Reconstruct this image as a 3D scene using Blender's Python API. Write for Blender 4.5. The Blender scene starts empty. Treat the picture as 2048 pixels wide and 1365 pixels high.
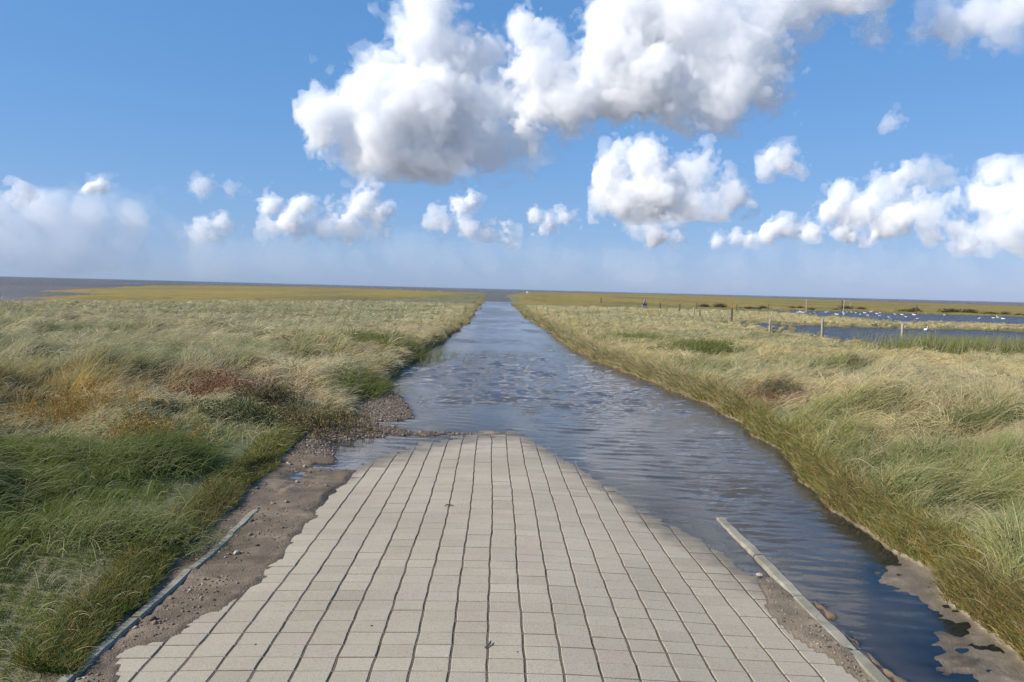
import bpy, bmesh, math, random, time
import numpy as np
from mathutils import Matrix, Vector

rng = np.random.default_rng(7)
random.seed(7)
SC = bpy.context.scene
COL = SC.collection

# ------------------------------------------------------------------ camera
H = 2.08                     # lens above the water, metres
F = 1614.0                   # focal length in photo pixels
ROLL = math.atan(52 / 2048)
PITCH = math.atan(103.5 / F)
YAW = -math.radians(1.21)
cam_data = bpy.data.cameras.new('camera')
cam = bpy.data.objects.new('camera', cam_data)
COL.objects.link(cam)
cam_data.sensor_width = 36.0
cam_data.lens = 36.0 * F / 2048
cam_data.clip_start = 0.05
cam_data.clip_end = 120000
CAM_R = (Matrix.Rotation(YAW, 3, 'Z') @ Matrix.Rotation(math.pi / 2 - PITCH, 3, 'X')
         @ Matrix.Rotation(ROLL, 3, 'Z'))
cam.matrix_world = Matrix.Translation((0, 0, H)) @ CAM_R.to_4x4()
SC.camera = cam
RM = np.array(CAM_R)

# ------------------------------------------------------------------ sky, sun, exposure
SUN_EL, SUN_AZ = math.radians(36), math.radians(-108)     # azimuth from +Y, minus is to the left
world = bpy.data.worlds.new('World')
SC.world = world
world.use_nodes = True
wn, wl = world.node_tree.nodes, world.node_tree.links
wn.clear()
world.cycles.sampling_method = 'NONE'     # a smooth sky without a disc needs no importance map
sky = wn.new('ShaderNodeTexSky')
sky.sky_type = 'NISHITA'
sky.sun_disc = False
sky.sun_elevation = SUN_EL
sky.sun_rotation = SUN_AZ
sky.altitude = 0
sky.air_density = 1.0
sky.dust_density = 0.3
sky.ozone_density = 4.0
bg = wn.new('ShaderNodeBackground')
bg.inputs['Strength'].default_value = 0.1
wo = wn.new('ShaderNodeOutputWorld')
tintn = wn.new('ShaderNodeMix')            # white balance of the camera, the same over the whole sky
tintn.data_type, tintn.blend_type = 'RGBA', 'MULTIPLY'
tintn.inputs[0].default_value = 1.0
tintn.inputs[7].default_value = (0.56, 0.80, 1.06, 1)
wl.new(sky.outputs['Color'], tintn.inputs[6])
sep = wn.new('ShaderNodeSeparateColor')    # sea haze: a flatter, milkier blue, the same response for every direction
comb = wn.new('ShaderNodeCombineColor')
wl.new(tintn.outputs[2], sep.inputs[0])
for ch, (gain, power) in enumerate(((1.247, 0.76), (1.80, 0.5), (2.87, 0.4))):
    pw = wn.new('ShaderNodeMath')
    pw.operation = 'POWER'
    pw.inputs[1].default_value = power
    wl.new(sep.outputs[ch], pw.inputs[0])
    gn = wn.new('ShaderNodeMath')
    gn.operation = 'MULTIPLY'
    gn.inputs[1].default_value = gain
    wl.new(pw.outputs[0], gn.inputs[0])
    wl.new(gn.outputs[0], comb.inputs[ch])
wl.new(comb.outputs[0], bg.inputs['Color'])
wl.new(bg.outputs['Background'], wo.inputs['Surface'])

sun_data = bpy.data.lights.new('sun', 'SUN')
sun_data.energy = 5.0
sun_data.angle = math.radians(0.5)
sun_data.color = (1.0, 0.93, 0.82)
sun = bpy.data.objects.new('sun', sun_data)
COL.objects.link(sun)
SUN_DIR = Vector((math.sin(SUN_AZ) * math.cos(SUN_EL), math.cos(SUN_AZ) * math.cos(SUN_EL), math.sin(SUN_EL)))
sun.rotation_euler = SUN_DIR.to_track_quat('Z', 'Y').to_euler()
sun.location = (0, 0, 60)

SC.view_settings.view_transform = 'Standard'
SC.view_settings.look = 'None'
SC.view_settings.exposure = 0.36
SC.view_settings.gamma = 1.0
SC.view_settings.use_curve_mapping = False
SC.cycles.max_bounces = 24
SC.cycles.diffuse_bounces = 3
SC.cycles.glossy_bounces = 3
SC.cycles.transmission_bounces = 4
SC.cycles.transparent_max_bounces = 12
SC.cycles.volume_bounces = 22
SC.cycles.sample_clamp_indirect = 3.0
SC.cycles.use_denoising = True
SC.cycles.denoising_input_passes = 'RGB'          # keeps the single blades
SC.cycles.adaptive_threshold = 0.004

# ------------------------------------------------------------------ helpers
def ray(u, v):
    d = np.array([(u - 1024) / F, -(v - 682.5) / F, -1.0])
    d = RM @ d
    return d / np.linalg.norm(d)

def at(u, v, z=0.0):
    """Where the line of sight through a photo point meets the level z."""
    d = ray(u, v)
    t = (z - H) / d[2]
    return np.array([d[0] * t, d[1] * t])

def poly(pts, z=0.0):
    return np.array([at(u, v, z) for u, v in pts])

def link(o, parent=None, **props):
    COL.objects.link(o)
    if parent is not None:
        o.parent = parent
    for k, v in props.items():
        o[k] = v
    return o

def mesh_np(name, verts, quads=None, tris=None, mat=None, smooth=True):
    me = bpy.data.meshes.new(name)
    verts = np.asarray(verts, np.float32)
    me.vertices.add(len(verts))
    me.vertices.foreach_set('co', verts.ravel())
    fs = []
    if quads is not None and len(quads):
        fs.append(np.asarray(quads, np.int32))
    if tris is not None and len(tris):
        fs.append(np.asarray(tris, np.int32))
    nl = sum(f.size for f in fs)
    me.loops.add(nl)
    me.loops.foreach_set('vertex_index', np.concatenate([f.ravel() for f in fs]))
    tot = np.concatenate([np.full(len(f), f.shape[1], np.int32) for f in fs])
    st = np.concatenate([[0], np.cumsum(tot)[:-1]]).astype(np.int32)
    me.polygons.add(len(tot))
    me.polygons.foreach_set('loop_start', st)
    me.polygons.foreach_set('loop_total', tot)
    if smooth:
        me.polygons.foreach_set('use_smooth', np.ones(len(tot), bool))
    me.update(calc_edges=True)
    if mat:
        me.materials.append(mat)
    return me

def attr(me, name, vals, domain='POINT'):
    a = me.attributes.new(name, 'FLOAT', domain)
    a.data.foreach_set('value', np.asarray(vals, np.float32).ravel())

def grid_quads(nr, nc):
    i = np.arange(nr * nc).reshape(nr, nc)
    return np.stack([i[:-1, :-1], i[:-1, 1:], i[1:, 1:], i[1:, :-1]], -1).reshape(-1, 4)

def sstep(a, b, x):
    t = np.clip((x - a) / (b - a), 0, 1)
    return t * t * (3 - 2 * t)

class Noise2:
    """Smooth periodic value noise with several octaves."""
    def __init__(self, seed, n=256):
        r = np.random.default_rng(seed)
        self.n, self.t = n, r.standard_normal((n, n)).astype(np.float32)
    def one(self, x, y):
        xi, yi = np.floor(x).astype(int), np.floor(y).astype(int)
        fx, fy = x - xi, y - yi
        fx, fy = fx * fx * (3 - 2 * fx), fy * fy * (3 - 2 * fy)
        n = self.n
        a, b = self.t[yi % n, xi % n], self.t[yi % n, (xi + 1) % n]
        c, d = self.t[(yi + 1) % n, xi % n], self.t[(yi + 1) % n, (xi + 1) % n]
        return (a * (1 - fx) + b * fx) * (1 - fy) + (c * (1 - fx) + d * fx) * fy
    def __call__(self, x, y, scale, octaves=3):
        s, a, tot = 0, 1.0, 0
        for k in range(octaves):
            s = s + a * self.one(x / scale * 2 ** k + 17.3 * k, y / scale * 2 ** k + 5.1 * k)
            tot += a
            a *= 0.5
        return s / tot
NZ = [Noise2(100 + i) for i in range(8)]

def sdist(P, px, py):
    """Signed distance to a closed polygon, positive inside."""
    d2 = np.full(px.shape, 1e18)
    inside = np.zeros(px.shape, bool)
    n = len(P)
    for i in range(n):
        ax, ay = P[i]
        bx, by = P[(i + 1) % n]
        ex, ey = bx - ax, by - ay
        wx, wy = px - ax, py - ay
        t = np.clip((wx * ex + wy * ey) / (ex * ex + ey * ey + 1e-12), 0, 1)
        d2 = np.minimum(d2, (wx - t * ex) ** 2 + (wy - t * ey) ** 2)
        c = (ay > py) != (by > py)
        if ey != 0:
            inside ^= c & (px < ex * (py - ay) / ey + ax)
    d = np.sqrt(d2)
    return np.where(inside, d, -d)

def pdist(P, px, py):
    """Distance to an open polyline."""
    d2 = np.full(px.shape, 1e18)
    for i in range(len(P) - 1):
        ax, ay = P[i]
        bx, by = P[i + 1]
        ex, ey = bx - ax, by - ay
        wx, wy = px - ax, py - ay
        t = np.clip((wx * ex + wy * ey) / (ex * ex + ey * ey + 1e-12), 0, 1)
        d2 = np.minimum(d2, (wx - t * ex) ** 2 + (wy - t * ey) ** 2)
    return np.sqrt(d2)

class NT:
    """Short-hand for building a node tree."""
    def __init__(self, name):
        self.m = bpy.data.materials.new(name)
        self.m.use_nodes = True
        self.t = self.m.node_tree
        self.t.nodes.clear()
        self.out = self.t.nodes.new('ShaderNodeOutputMaterial')
    def n(self, typ, ins=None, **props):
        nd = self.t.nodes.new(typ)
        for k, v in props.items():
            setattr(nd, k, v)
        for k, v in (ins or {}).items():
            self.set(nd, k, v)
        return nd
    def set(self, nd, k, v):
        s = nd.inputs[k]
        if isinstance(v, bpy.types.NodeSocket):
            self.t.links.new(v, s)
        elif isinstance(v, (tuple, list)) and s.type == 'RGBA' and len(v) == 3:
            s.default_value = (*v, 1)
        else:
            s.default_value = v
    def math(self, op, a, b=None, c=None, clamp=False):
        nd = self.n('ShaderNodeMath', operation=op, use_clamp=clamp)
        for i, v in enumerate((a, b, c)):
            if v is not None:
                self.set(nd, i, v)
        return nd.outputs[0]
    def mix(self, f, a, b):
        nd = self.n('ShaderNodeMix', data_type='RGBA')
        self.set(nd, 0, f)
        self.set(nd, 6, a)
        self.set(nd, 7, b)
        return nd.outputs[2]
    def mul(self, a, b):
        nd = self.n('ShaderNodeMix', data_type='RGBA', blend_type='MULTIPLY')
        nd.inputs[0].default_value = 1
        self.set(nd, 6, a)
        self.set(nd, 7, b)
        return nd.outputs[2]
    def ramp(self, f, stops):
        nd = self.n('ShaderNodeValToRGB', {0: f})
        e = nd.color_ramp.elements
        while len(e) < len(stops):
            e.new(0.5)
        for el, (p, c) in zip(e, stops):
            el.position = p
            el.color = (*c, 1) if len(c) == 3 else c
        return nd.outputs[0]
    def rng(self, f, a, b, c=0.0, d=1.0):
        nd = self.n('ShaderNodeMapRange', {0: f, 1: a, 2: b, 3: c, 4: d}, interpolation_type='SMOOTHSTEP')
        return nd.outputs[0]
    def pos(self):
        if not hasattr(self, '_g'):
            self._g = self.n('ShaderNodeNewGeometry').outputs['Position']
        return self._g
    def noise(self, scale, detail=4, rough=0.55, vec=None, stretch=None, out=0):
        vec = vec or self.pos()
        if stretch:
            vec = self.n('ShaderNodeMapping', {'Vector': vec, 'Scale': stretch}).outputs[0]
        return self.n('ShaderNodeTexNoise', {'Vector': vec, 'Scale': scale, 'Detail': detail, 'Roughness': rough}).outputs[out]
    def attr(self, name, typ='GEOMETRY', out='Fac'):
        return self.n('ShaderNodeAttribute', attribute_name=name, attribute_type=typ).outputs[out]
    def bump(self, h, strength=0.5, dist=0.01, normal=None):
        nd = self.n('ShaderNodeBump', {'Height': h, 'Strength': strength, 'Distance': dist})
        if normal:
            self.set(nd, 'Normal', normal)
        return nd.outputs[0]
    def bsdf(self, color, rough=0.8, normal=None, **kw):
        nd = self.n('ShaderNodeBsdfPrincipled', {'Base Color': color, 'Roughness': rough})
        if normal:
            self.set(nd, 'Normal', normal)
        for k, v in kw.items():
            self.set(nd, k, v)
        return nd.outputs[0]
    def done(self, sh):
        self.t.links.new(sh, self.out.inputs['Surface'])
        return self.m

T0 = time.time()
def lap(s):
    print('LAP %-20s %.1f' % (s, time.time() - T0))
# ------------------------------------------------------------------ clouds: real bodies of scattering air, kilometres away
def fft_noise(seed, n, lo, hi):
    """Periodic noise of n^3 voxels with wavelengths between lo and hi voxels, unit variance."""
    r = np.random.default_rng(seed)
    k = np.fft.fftfreq(n)
    kz = np.fft.rfftfreq(n)
    K = np.sqrt(k[:, None, None] ** 2 + k[None, :, None] ** 2 + kz[None, None, :] ** 2)
    W = np.exp(-((np.log(K + 1e-9) - math.log(1 / math.sqrt(lo * hi))) / (0.5 * math.log(hi / lo))) ** 2)
    f = np.fft.irfftn(np.fft.rfftn(r.standard_normal((n, n, n))) * W, s=(n, n, n))
    return (f / f.std()).astype(np.float32)
CN = 96
CLOUD_BANDS = [fft_noise(11, CN, 28, 48), fft_noise(12, CN, 14, 24), fft_noise(13, CN, 7, 12), fft_noise(14, CN, 3.5, 6)]

def surface_nets(Fd):
    ins = Fd > 0
    nx, ny, nz = Fd.shape
    c = [ins[i:nx - 1 + i, j:ny - 1 + j, k:nz - 1 + k] for i in (0, 1) for j in (0, 1) for k in (0, 1)]
    s = np.zeros(c[0].shape, np.int8)
    for q in c:
        s += q
    act = (s > 0) & (s < 8)
    ix = np.argwhere(act)
    vid = np.full(act.shape, -1, np.int64)
    vid[act] = np.arange(len(ix))
    P, W = np.zeros((len(ix), 3)), np.zeros(len(ix))
    for ax in range(3):
        o = [a for a in range(3) if a != ax]
        for a in (0, 1):
            for b in (0, 1):
                p0 = ix.copy()
                p0[:, o[0]] += a
                p0[:, o[1]] += b
                p1 = p0.copy()
                p1[:, ax] += 1
                f0, f1 = Fd[tuple(p0.T)], Fd[tuple(p1.T)]
                m = (f0 > 0) != (f1 > 0)
                t = np.where(m, f0 / np.where(m, f0 - f1, 1), 0)
                q = p0.astype(float)
                q[:, ax] += t
                P[m] += q[m]
                W[m] += 1
    P /= W[:, None]
    quads = []
    for ax in range(3):
        o0, o1 = [(1, 2), (2, 0), (0, 1)][ax]
        sl0 = [slice(1, -1)] * 3
        sl0[ax] = slice(0, -1)
        sl1 = list(sl0)
        sl1[ax] = slice(1, None)
        d = ins[tuple(sl0)].astype(np.int8) - ins[tuple(sl1)].astype(np.int8)
        e = np.argwhere(d != 0)
        sgn = d[d != 0]
        e = e + 1
        e[:, ax] -= 1
        def vv(da, db):
            q = e.copy()
            q[:, o0] += da
            q[:, o1] += db
            return vid[tuple(q.T)]
        Q = np.stack([vv(-1, -1), vv(0, -1), vv(0, 0), vv(-1, 0)], -1)
        Q[sgn < 0] = Q[sgn < 0][:, ::-1]
        quads.append(Q)
    return P, np.concatenate(quads)

CLOUD_MATS = {}
def cloud_mat(dens):
    if dens not in CLOUD_MATS:
        t = NT('cloud_vapour')
        v = t.n('ShaderNodeVolumeScatter', {'Color': (1, 1, 1, 1), 'Density': dens, 'Anisotropy': 0.0})
        t.t.links.new(v.outputs[0], t.out.inputs['Volume'])
        CLOUD_MATS[dens] = t.m
    return CLOUD_MATS[dens]

def make_cloud(label, D, core, veil, base, vox, rough, mfp, vmfp, seed=0):
    """core, veil: lumps (u, v, radius) in photo pixels, the dense heap and the thin vapour beside it; D in metres;
    base: row of the flat base; mfp, vmfp: free path of light in pixels."""
    u0, v0 = np.mean([c[0] for c in core]), np.mean([c[1] for c in core])
    d = ray(u0, v0)
    fwd = np.array([d[0], d[1], 0])
    fwd /= np.linalg.norm(fwd)
    right = np.array([fwd[1], -fwd[0], 0])
    M = Matrix(((right[0], fwd[0], 0, d[0] * D), (right[1], fwd[1], 0, d[1] * D), (0, 0, 1, d[2] * D + H), (0, 0, 0, 1)))
    size = max(q[2] for q in core)
    g = min(5.0, 0.13 * size)                      # soft rim: each shell outside the heart is thinner and more torn
    o = bpy.data.objects.new('cloud', cloud_mesh(D, core, base, vox, rough, mfp, seed, u0, v0, grow=-g))
    o.matrix_world = M
    link(o, label=label, category='cloud', group='clouds in the blue sky')
    link(bpy.data.objects.new('rim', cloud_mesh(D, core, base + 3, vox, rough * 1.25, mfp * 2.2, seed, u0, v0, grow=0)), o)
    link(bpy.data.objects.new('fringe', cloud_mesh(D, core, base + 6, vox, rough * 1.7, mfp * 3.5, seed, u0, v0, grow=g)), o, kind='stuff')
    link(bpy.data.objects.new('veil', cloud_mesh(D, core[::2] + veil, base + 6, vox * 1.25, rough * 1.5, vmfp, seed + 77, u0, v0)), o, kind='stuff')
    link(bpy.data.objects.new('haze_trail', cloud_mesh(D, core[1::2] + veil, base + 10, vox * 1.3, rough * 2.1, vmfp * 2.2, seed + 177, u0, v0, grow=(1.6 if size > 40 else 0.3) * g)), o, kind='stuff')
    return o

def cloud_mesh(D, blobs, base, vox, rough, mfp, seed, u0, v0, depth=0.8, grow=0.0):
    B = np.array(blobs, float)
    r = np.random.default_rng(seed + 500)
    S = D / F                                     # metres per pixel there
    pad = 20
    R = B[:, 2]
    x0, x1 = (B[:, 0] - R).min() - pad, (B[:, 0] + R).max() + pad
    y0, y1 = (B[:, 1] - R).min() - pad, min((B[:, 1] + R).max() + pad, base + 3 * vox)
    dz = R.max() * depth + pad
    nx, ny, nz = int((x1 - x0) / vox), int(2 * dz / vox), int((y1 - y0) / vox)
    gx = (x0 + np.arange(nx) * vox)[:, None, None]
    gy = (-dz + np.arange(ny) * vox)[None, :, None]
    gz = (y1 - np.arange(nz) * vox)[None, None, :]          # upwards in the picture is +z
    Fd = np.full((nx, ny, nz), -1e3, np.float32)
    off = (r.random(len(B)) - 0.5) * 0.5
    for (bu, bv, br), o in zip(B, off):
        d = br - np.sqrt((gx - bu) ** 2 + ((gy - o * br) / depth) ** 2 + (gz - bv) ** 2)
        h = np.clip(0.5 + 0.5 * (d - Fd) / 10.0, 0, 1)
        Fd = (Fd * (1 - h) + d * h + 10.0 * h * (1 - h)).astype(np.float32)
    sh = r.integers(0, CN, 3)
    i3 = [np.arange(n) + s for n, s in zip((nx, ny, nz), sh)]
    amp = [16, 10, 6.5, 4.5]
    for b, a in zip(CLOUD_BANDS, amp):
        t = b[np.ix_(i3[0] % CN, i3[1] % CN, i3[2] % CN)]
        Fd += np.float32(rough * a * vox / 3.0) * (0.55 * (np.abs(t) - 0.75) + 0.35 * t if a < 12 else 0.55 * t)
    Fd = np.minimum(Fd, ((base - gz) * 0.9 + 4 * CLOUD_BANDS[1][np.ix_(i3[0] % CN, i3[1] % CN, i3[2] % CN)]).astype(np.float32))
    Fd += np.float32(grow)
    Fd[[0, -1]] = Fd[:, [0, -1]] = -5
    Fd[:, :, [0, -1]] = -5
    P, Q = surface_nets(Fd)
    px, py, pv = x0 + P[:, 0] * vox, -dz + P[:, 1] * vox, y1 - P[:, 2] * vox
    cr, sr = math.cos(ROLL), math.sin(ROLL)
    lx, lz = (px - u0), -(pv - v0)
    lx, lz = lx * cr - lz * sr, lx * sr + lz * cr
    return mesh_np('cloud', np.stack([lx * S, py * S, lz * S], -1), quads=Q, mat=cloud_mat(round(1 / (mfp * S), 6)))

CLOUDS = [
 ('large white heaped cloud with a tall narrow tower, left of the biggest cloud', 5500, 345, 2.4, 27, 1.0,
  [(860, 25, 42), (848, 85, 52), (862, -25, 36), (905, 120, 62), (945, 110, 40), (800, 175, 55), (742, 175, 38), (690, 225, 38), (650, 255, 30),
   (780, 250, 70), (870, 215, 85), (740, 280, 46), (820, 300, 52), (890, 290, 45), (640, 225, 18)],
  [(955, 200, 62), (980, 150, 40), (960, 270, 50), (1030, 262, 40), (1085, 235, 30), (900, 310, 40), (1010, 215, 40)], 42),
 ('huge cloud cut by the top edge, white on its left and grey underneath', 5300, 252, 2.4, 27, 1.0,
  [(1062, 70, 26), (1075, 105, 34), (1062, 150, 36), (1105, 160, 42), (1080, 205, 36), (1140, 195, 46), (1190, 150, 44), (1245, 30, 58), (1215, 95, 52),
   (1250, 120, 66), (1290, 160, 66), (1290, 50, 60), (1230, 185, 48), (1180, 205, 36)],
  [(1360, 60, 80), (1350, 150, 75), (1430, 90, 80), (1420, 180, 62), (1480, 40, 70), (1560, 10, 60), (1640, 5, 52), (1700, -10, 40), (1470, 150, 55), (1400, 205, 50),
   (1500, 120, 50), (1505, 190, 26)], 34),
 ('grey white cloud with a flat base hanging alone below the biggest cloud', 9000, 428, 2.0, 19, 0.9,
  [(1225, 350, 30), (1290, 325, 30), (1297, 308, 17), (1240, 395, 38), (1310, 385, 46), (1465, 395, 17), (1355, 350, 22)],
  [(1380, 350, 32), (1392, 318, 12), (1370, 395, 42), (1430, 405, 30), (1300, 420, 36), (1230, 300, 14), (1480, 405, 16)], 26),
 ('low flat scrap of cloud under the lone grey white cloud', 11000, 490, 1.6, 9, 0.7, [(1305, 477, 9), (1319, 477, 10), (1332, 473, 11), (1345, 477, 10), (1356, 478, 8)], [(1300, 445, 24), (1345, 438, 20), (1260, 440, 18)], 34),
 ('bright ragged white heap cloud low on the right above the fence', 14000, 478, 1.7, 13, 0.8,
  [(1645, 458, 14), (1672, 418, 18), (1690, 386, 13), (1715, 425, 26), (1740, 402, 18), (1797, 356, 11), (1777, 363, 8), (1790, 428, 26), (1700, 455, 20), (1760, 455, 22)],
  [(1830, 425, 28), (1850, 405, 14), (1830, 462, 16), (1760, 385, 22), (1730, 466, 16)], 30),
 ('long low white cloud with one rounded dome, left of the bright heap cloud', 15000, 486, 1.6, 13, 0.8,
  [(1560, 450, 16), (1574, 462, 10), (1540, 464, 11), (1505, 472, 10), (1475, 478, 8), (1445, 482, 6), (1530, 476, 10)], [(1500, 482, 8), (1530, 482, 8)], 40),
 ('broad white cloud cut by the right edge of the picture', 14000, 488, 1.9, 26, 0.8,
  [(1990, 358, 20), (2025, 362, 20), (1965, 395, 20), (1940, 445, 14), (2000, 400, 34), (2050, 400, 40), (1945, 470, 10)],
  [(2010, 450, 34), (1965, 465, 24), (2060, 460, 40), (1935, 402, 12)], 34),
 ('small soft round cloud right of the lone grey white cloud', 8000, 348, 1.7, 34, 0.8, [(1545, 312, 15), (1572, 306, 13), (1560, 325, 16)], [(1588, 334, 12), (1540, 330, 16)], 30),
 ('thin grey cloud in the top right corner', 6000, 92, 2.4, 60, 0.8, [(1870, 40, 20), (1910, 40, 30), (1960, 32, 34), (2010, 30, 30), (2045, 20, 26)], [(1930, 62, 22), (1990, 60, 26), (1880, 60, 18)], 90),
 ('faint scrap of cloud above the bright heap cloud on the right', 10000, 372, 1.7, 90, 0.8, [(1850, 340, 18), (1880, 345, 16)], [(1865, 355, 16)], 60),
 ('tiny faint scrap of cloud alone in the upper right blue', 8000, 262, 1.6, 110, 0.7, [(1778, 243, 14)], [(1786, 236, 9)], 50),
 ('white cloud with a slim upright turret, low left of the road', 13000, 480, 1.7, 14, 0.8,
  [(553, 418, 14), (608, 413, 13), (582, 440, 24), (741, 372, 10), (738, 392, 15), (722, 418, 20), (752, 428, 20), (692, 436, 18)],
  [(555, 455, 18), (640, 445, 20), (600, 462, 20), (700, 462, 22), (765, 455, 18), (660, 420, 14)], 34),
 ('grey cloud with a slanted white cap, low beside the road end', 13000, 474, 1.7, 14, 0.8,
  [(916, 414, 10), (936, 403, 11), (950, 393, 7), (928, 420, 10)], [(880, 425, 14), (890, 450, 22), (930, 455, 22), (970, 462, 16), (867, 445, 12), (1000, 465, 8)], 30),
 ('small upright wisp of cloud above the road end', 13000, 505, 1.5, 14, 0.6, [(1008, 450, 8), (1016, 466, 7)], [(1022, 492, 8), (1020, 478, 7)], 30),
 ('small flat cloud just right of the road end', 12000, 462, 1.7, 16, 0.8, [(1070, 437, 12), (1100, 445, 12), (1122, 435, 10)], [(1090, 450, 12), (1140, 448, 8)], 30),
 ('small bright crisp white cloud above the pale bank on the left', 14000, 392, 1.5, 8, 0.7, [(182, 380, 7), (195, 373, 9), (206, 378, 7)], [(205, 386, 8)], 40),
 ('small pale puff of cloud at the far left edge', 14000, 408, 1.6, 34, 0.7, [(35, 376, 12), (27, 390, 9), (48, 388, 9)], [(40, 400, 12)], 40),
 ('low pale cloud between the left bank and the turret cloud', 14000, 478, 1.7, 30, 0.8, [(415, 452, 11), (440, 448, 11), (460, 452, 10)], [(430, 464, 16), (405, 470, 10)], 36),
 ('small puff of cloud floating alone over the left meadow', 12000, 392, 1.6, 60, 0.7, [(402, 373, 12), (412, 380, 8)], [(470, 368, 8), (455, 372, 7)], 70),
 ('wide pale bank of low cloud over the left horizon', 16000, 520, 3.4, 120, 0.6, [(20, 420, 30), (-60, 430, 50), (90, 428, 36), (165, 425, 34), (235, 432, 30), (265, 414, 10), (120, 400, 14)],
  [(30, 470, 60), (130, 470, 56), (225, 470, 46), (300, 462, 26), (335, 480, 22), (-70, 490, 60), (80, 505, 40), (200, 500, 40)], 190),
 ('long faint veil of cloud lying low over the sea right of the road', 22000, 562, 4.0, 800, 0.7, [(1250 + 62 * k, 520 + 12 * math.sin(2.1 * k), 30 + 10 * math.sin(1.3 * k + 1)) for k in range(15)],
  [(1280 + 90 * k, 545, 26) for k in range(9)], 900),
 ('long faint veil of cloud lying low over the sea left of the road end', 22000, 556, 4.0, 800, 0.7, [(420 + 60 * k, 508 + 10 * math.sin(1.7 * k), 28 + 9 * math.sin(1.1 * k)) for k in range(13)],
  [(440 + 90 * k, 535, 26) for k in range(8)], 900),
]
for ci, (lab, D, base, vox, mfp, rough, core, veil, vmfp) in enumerate(CLOUDS):
    make_cloud(lab, D, core, veil, base, vox, rough, mfp, vmfp, seed=ci)
lap('clouds')
# ------------------------------------------------------------------ shape of the land (all levels are metres above the water)
GRASS_L = poly([(968,592),(950,620),(925,650),(905,665),(870,690),(845,705),(820,720),(800,740),(782,755),(765,772),(738,782),(702,812),
                (692,838),(650,858),(609,864),(578,899),(547,938),(488,985),(449,1032),(410,1067),(332,1145),(289,1212),(234,1250),
                (164,1329),(140,1368)], 0.03)
EDGE_L = GRASS_L.copy()
FAR_L = poly([(900,592),(800,600),(600,606.5),(450,604),(330,607),(150,605),(0,606),(-400,596)], 0.15)
LAND_L = np.concatenate([GRASS_L, [(-2.15, 1.5), (-70, 1.5)], FAR_L[::-1]])
EDGE_R = poly([(1015,590),(1033,612),(1054,635),(1075,648),(1099,662),(1149,700),(1199,724),(1249,745),(1304,765),(1364,790),(1404,805),
               (1449,830),(1489,850),(1504,870),(1549,895),(1580,926),(1600,962),(1639,993),(1670,1024),(1736,1063),(1775,1087),
               (1812,1113),(1873,1149),(1889,1204),(1967,1255),(2029,1309),(2070,1350)], 0.0)
FAR_R = poly([(2600,624),(2300,617),(2048,612),(1700,601.5),(1400,591.5),(1200,587),(1060,584)], 0.3)
LAND_R = np.concatenate([EDGE_R, [(3.0, 1.5), (300, 1.5)], FAR_R])
POND_NEAR = poly([(1435,643),(1470,653),(1500,660),(1560,671),(1620,681),(1700,694),(1800,704),(1900,709),(2048,712),(2500,716),(2500,676),
                  (2048,664),(1900,658),(1800,657),(1700,653),(1600,651),(1500,644)])
POND_FAR = poly([(1450,617),(1530,619),(1600,621),(1700,623),(1800,627),(1900,630),(2048,633),(2500,641),(2500,668),(2048,656),(1960,652),
                 (1870,648),(1845,653),(1800,650),(1700,641),(1620,634),(1540,628)])
MARSH_L = poly([(20,596),(90,580),(300,572),(520,573),(760,579),(900,584),(952,588),(880,597),(760,602),(600,603.5),(480,602),(300,602),(130,601)], 0.1)
DRY_DIRT = np.concatenate([poly([(765,772),(800,794),(822,820),(826,836),(790,843),(735,841),(760,852),(830,864),(905,867),(860,872),(780,872),
                                 (655,885),(664,907),(687,940),(697,944)]),
                           [(-1.5, 9.1), (-1.3, 8.0), (-1.3, 1.5), (-2.9, 1.5), (-2.9, 9.0), (-3.2, 16.6)]])
PUDDLE = poly([(580,954),(608,943),(662,944),(660,962),(610,972)])
SCUM = poly([(1725,1055),(1770,1085),(1805,1118),(1775,1145),(1762,1163),(1800,1180),(1840,1195),(1880,1225),(1925,1255),(1940,1275),(1900,1262),(1848,1270),(1862,1290),
             (1940,1300),(1886,1322),(1905,1340),(1985,1340),(1960,1365),(1940,1420),(2140,1420),(2140,1330),(2060,1235),(1940,1130),(1840,1075)])
ISLES = [poly([(1846,1266),(1880,1262),(1930,1276),(1952,1292),(1905,1296),(1862,1284)]),
         poly([(1884,1318),(1920,1308),(1965,1320),(1950,1336),(1900,1336)])]
YW_X = np.array([-2.3,-2.0,-1.61,-1.41,-.98,-.39,0,.39,.67,1.13,1.25,1.46,1.8,1.86,1.96,2.1,2.4])
YW_Y = np.array([7.8,8.3,8.93,9.75,10.5,11.4,11.65,11.6,10.54,9.18,8.2,7.36,6.7,6.2,5.75,5.5,5.2])
# paving level: a crowned road running down into the flood, 12 mm per metre
def pave_z(x, y):
    yw = sum(np.interp(x + o, YW_X, YW_Y) for o in (-.12, -.06, 0, .06, .12)) / 5
    z = 0.012 * (yw - y)
    return np.where(z < -0.06, -0.06 + (z + 0.06) * 0.3, z)
# where dirt lies over the edge of the paving
COVER_L = np.concatenate([poly([(697,944),(625,1024),(562,1102),(500,1172),(461,1206),(422,1226),(385,1238),(359,1250),(332,1272),(266,1306),(234,1344),(226,1370)], 0.06), [(-1.9, 3.0)]])
COVER_R = poly([(1500,1150),(1519,1165),(1537,1180),(1530,1205),(1560,1250),(1600,1282),(1672,1325),(1716,1362),(1740,1390)], 0.02)

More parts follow.
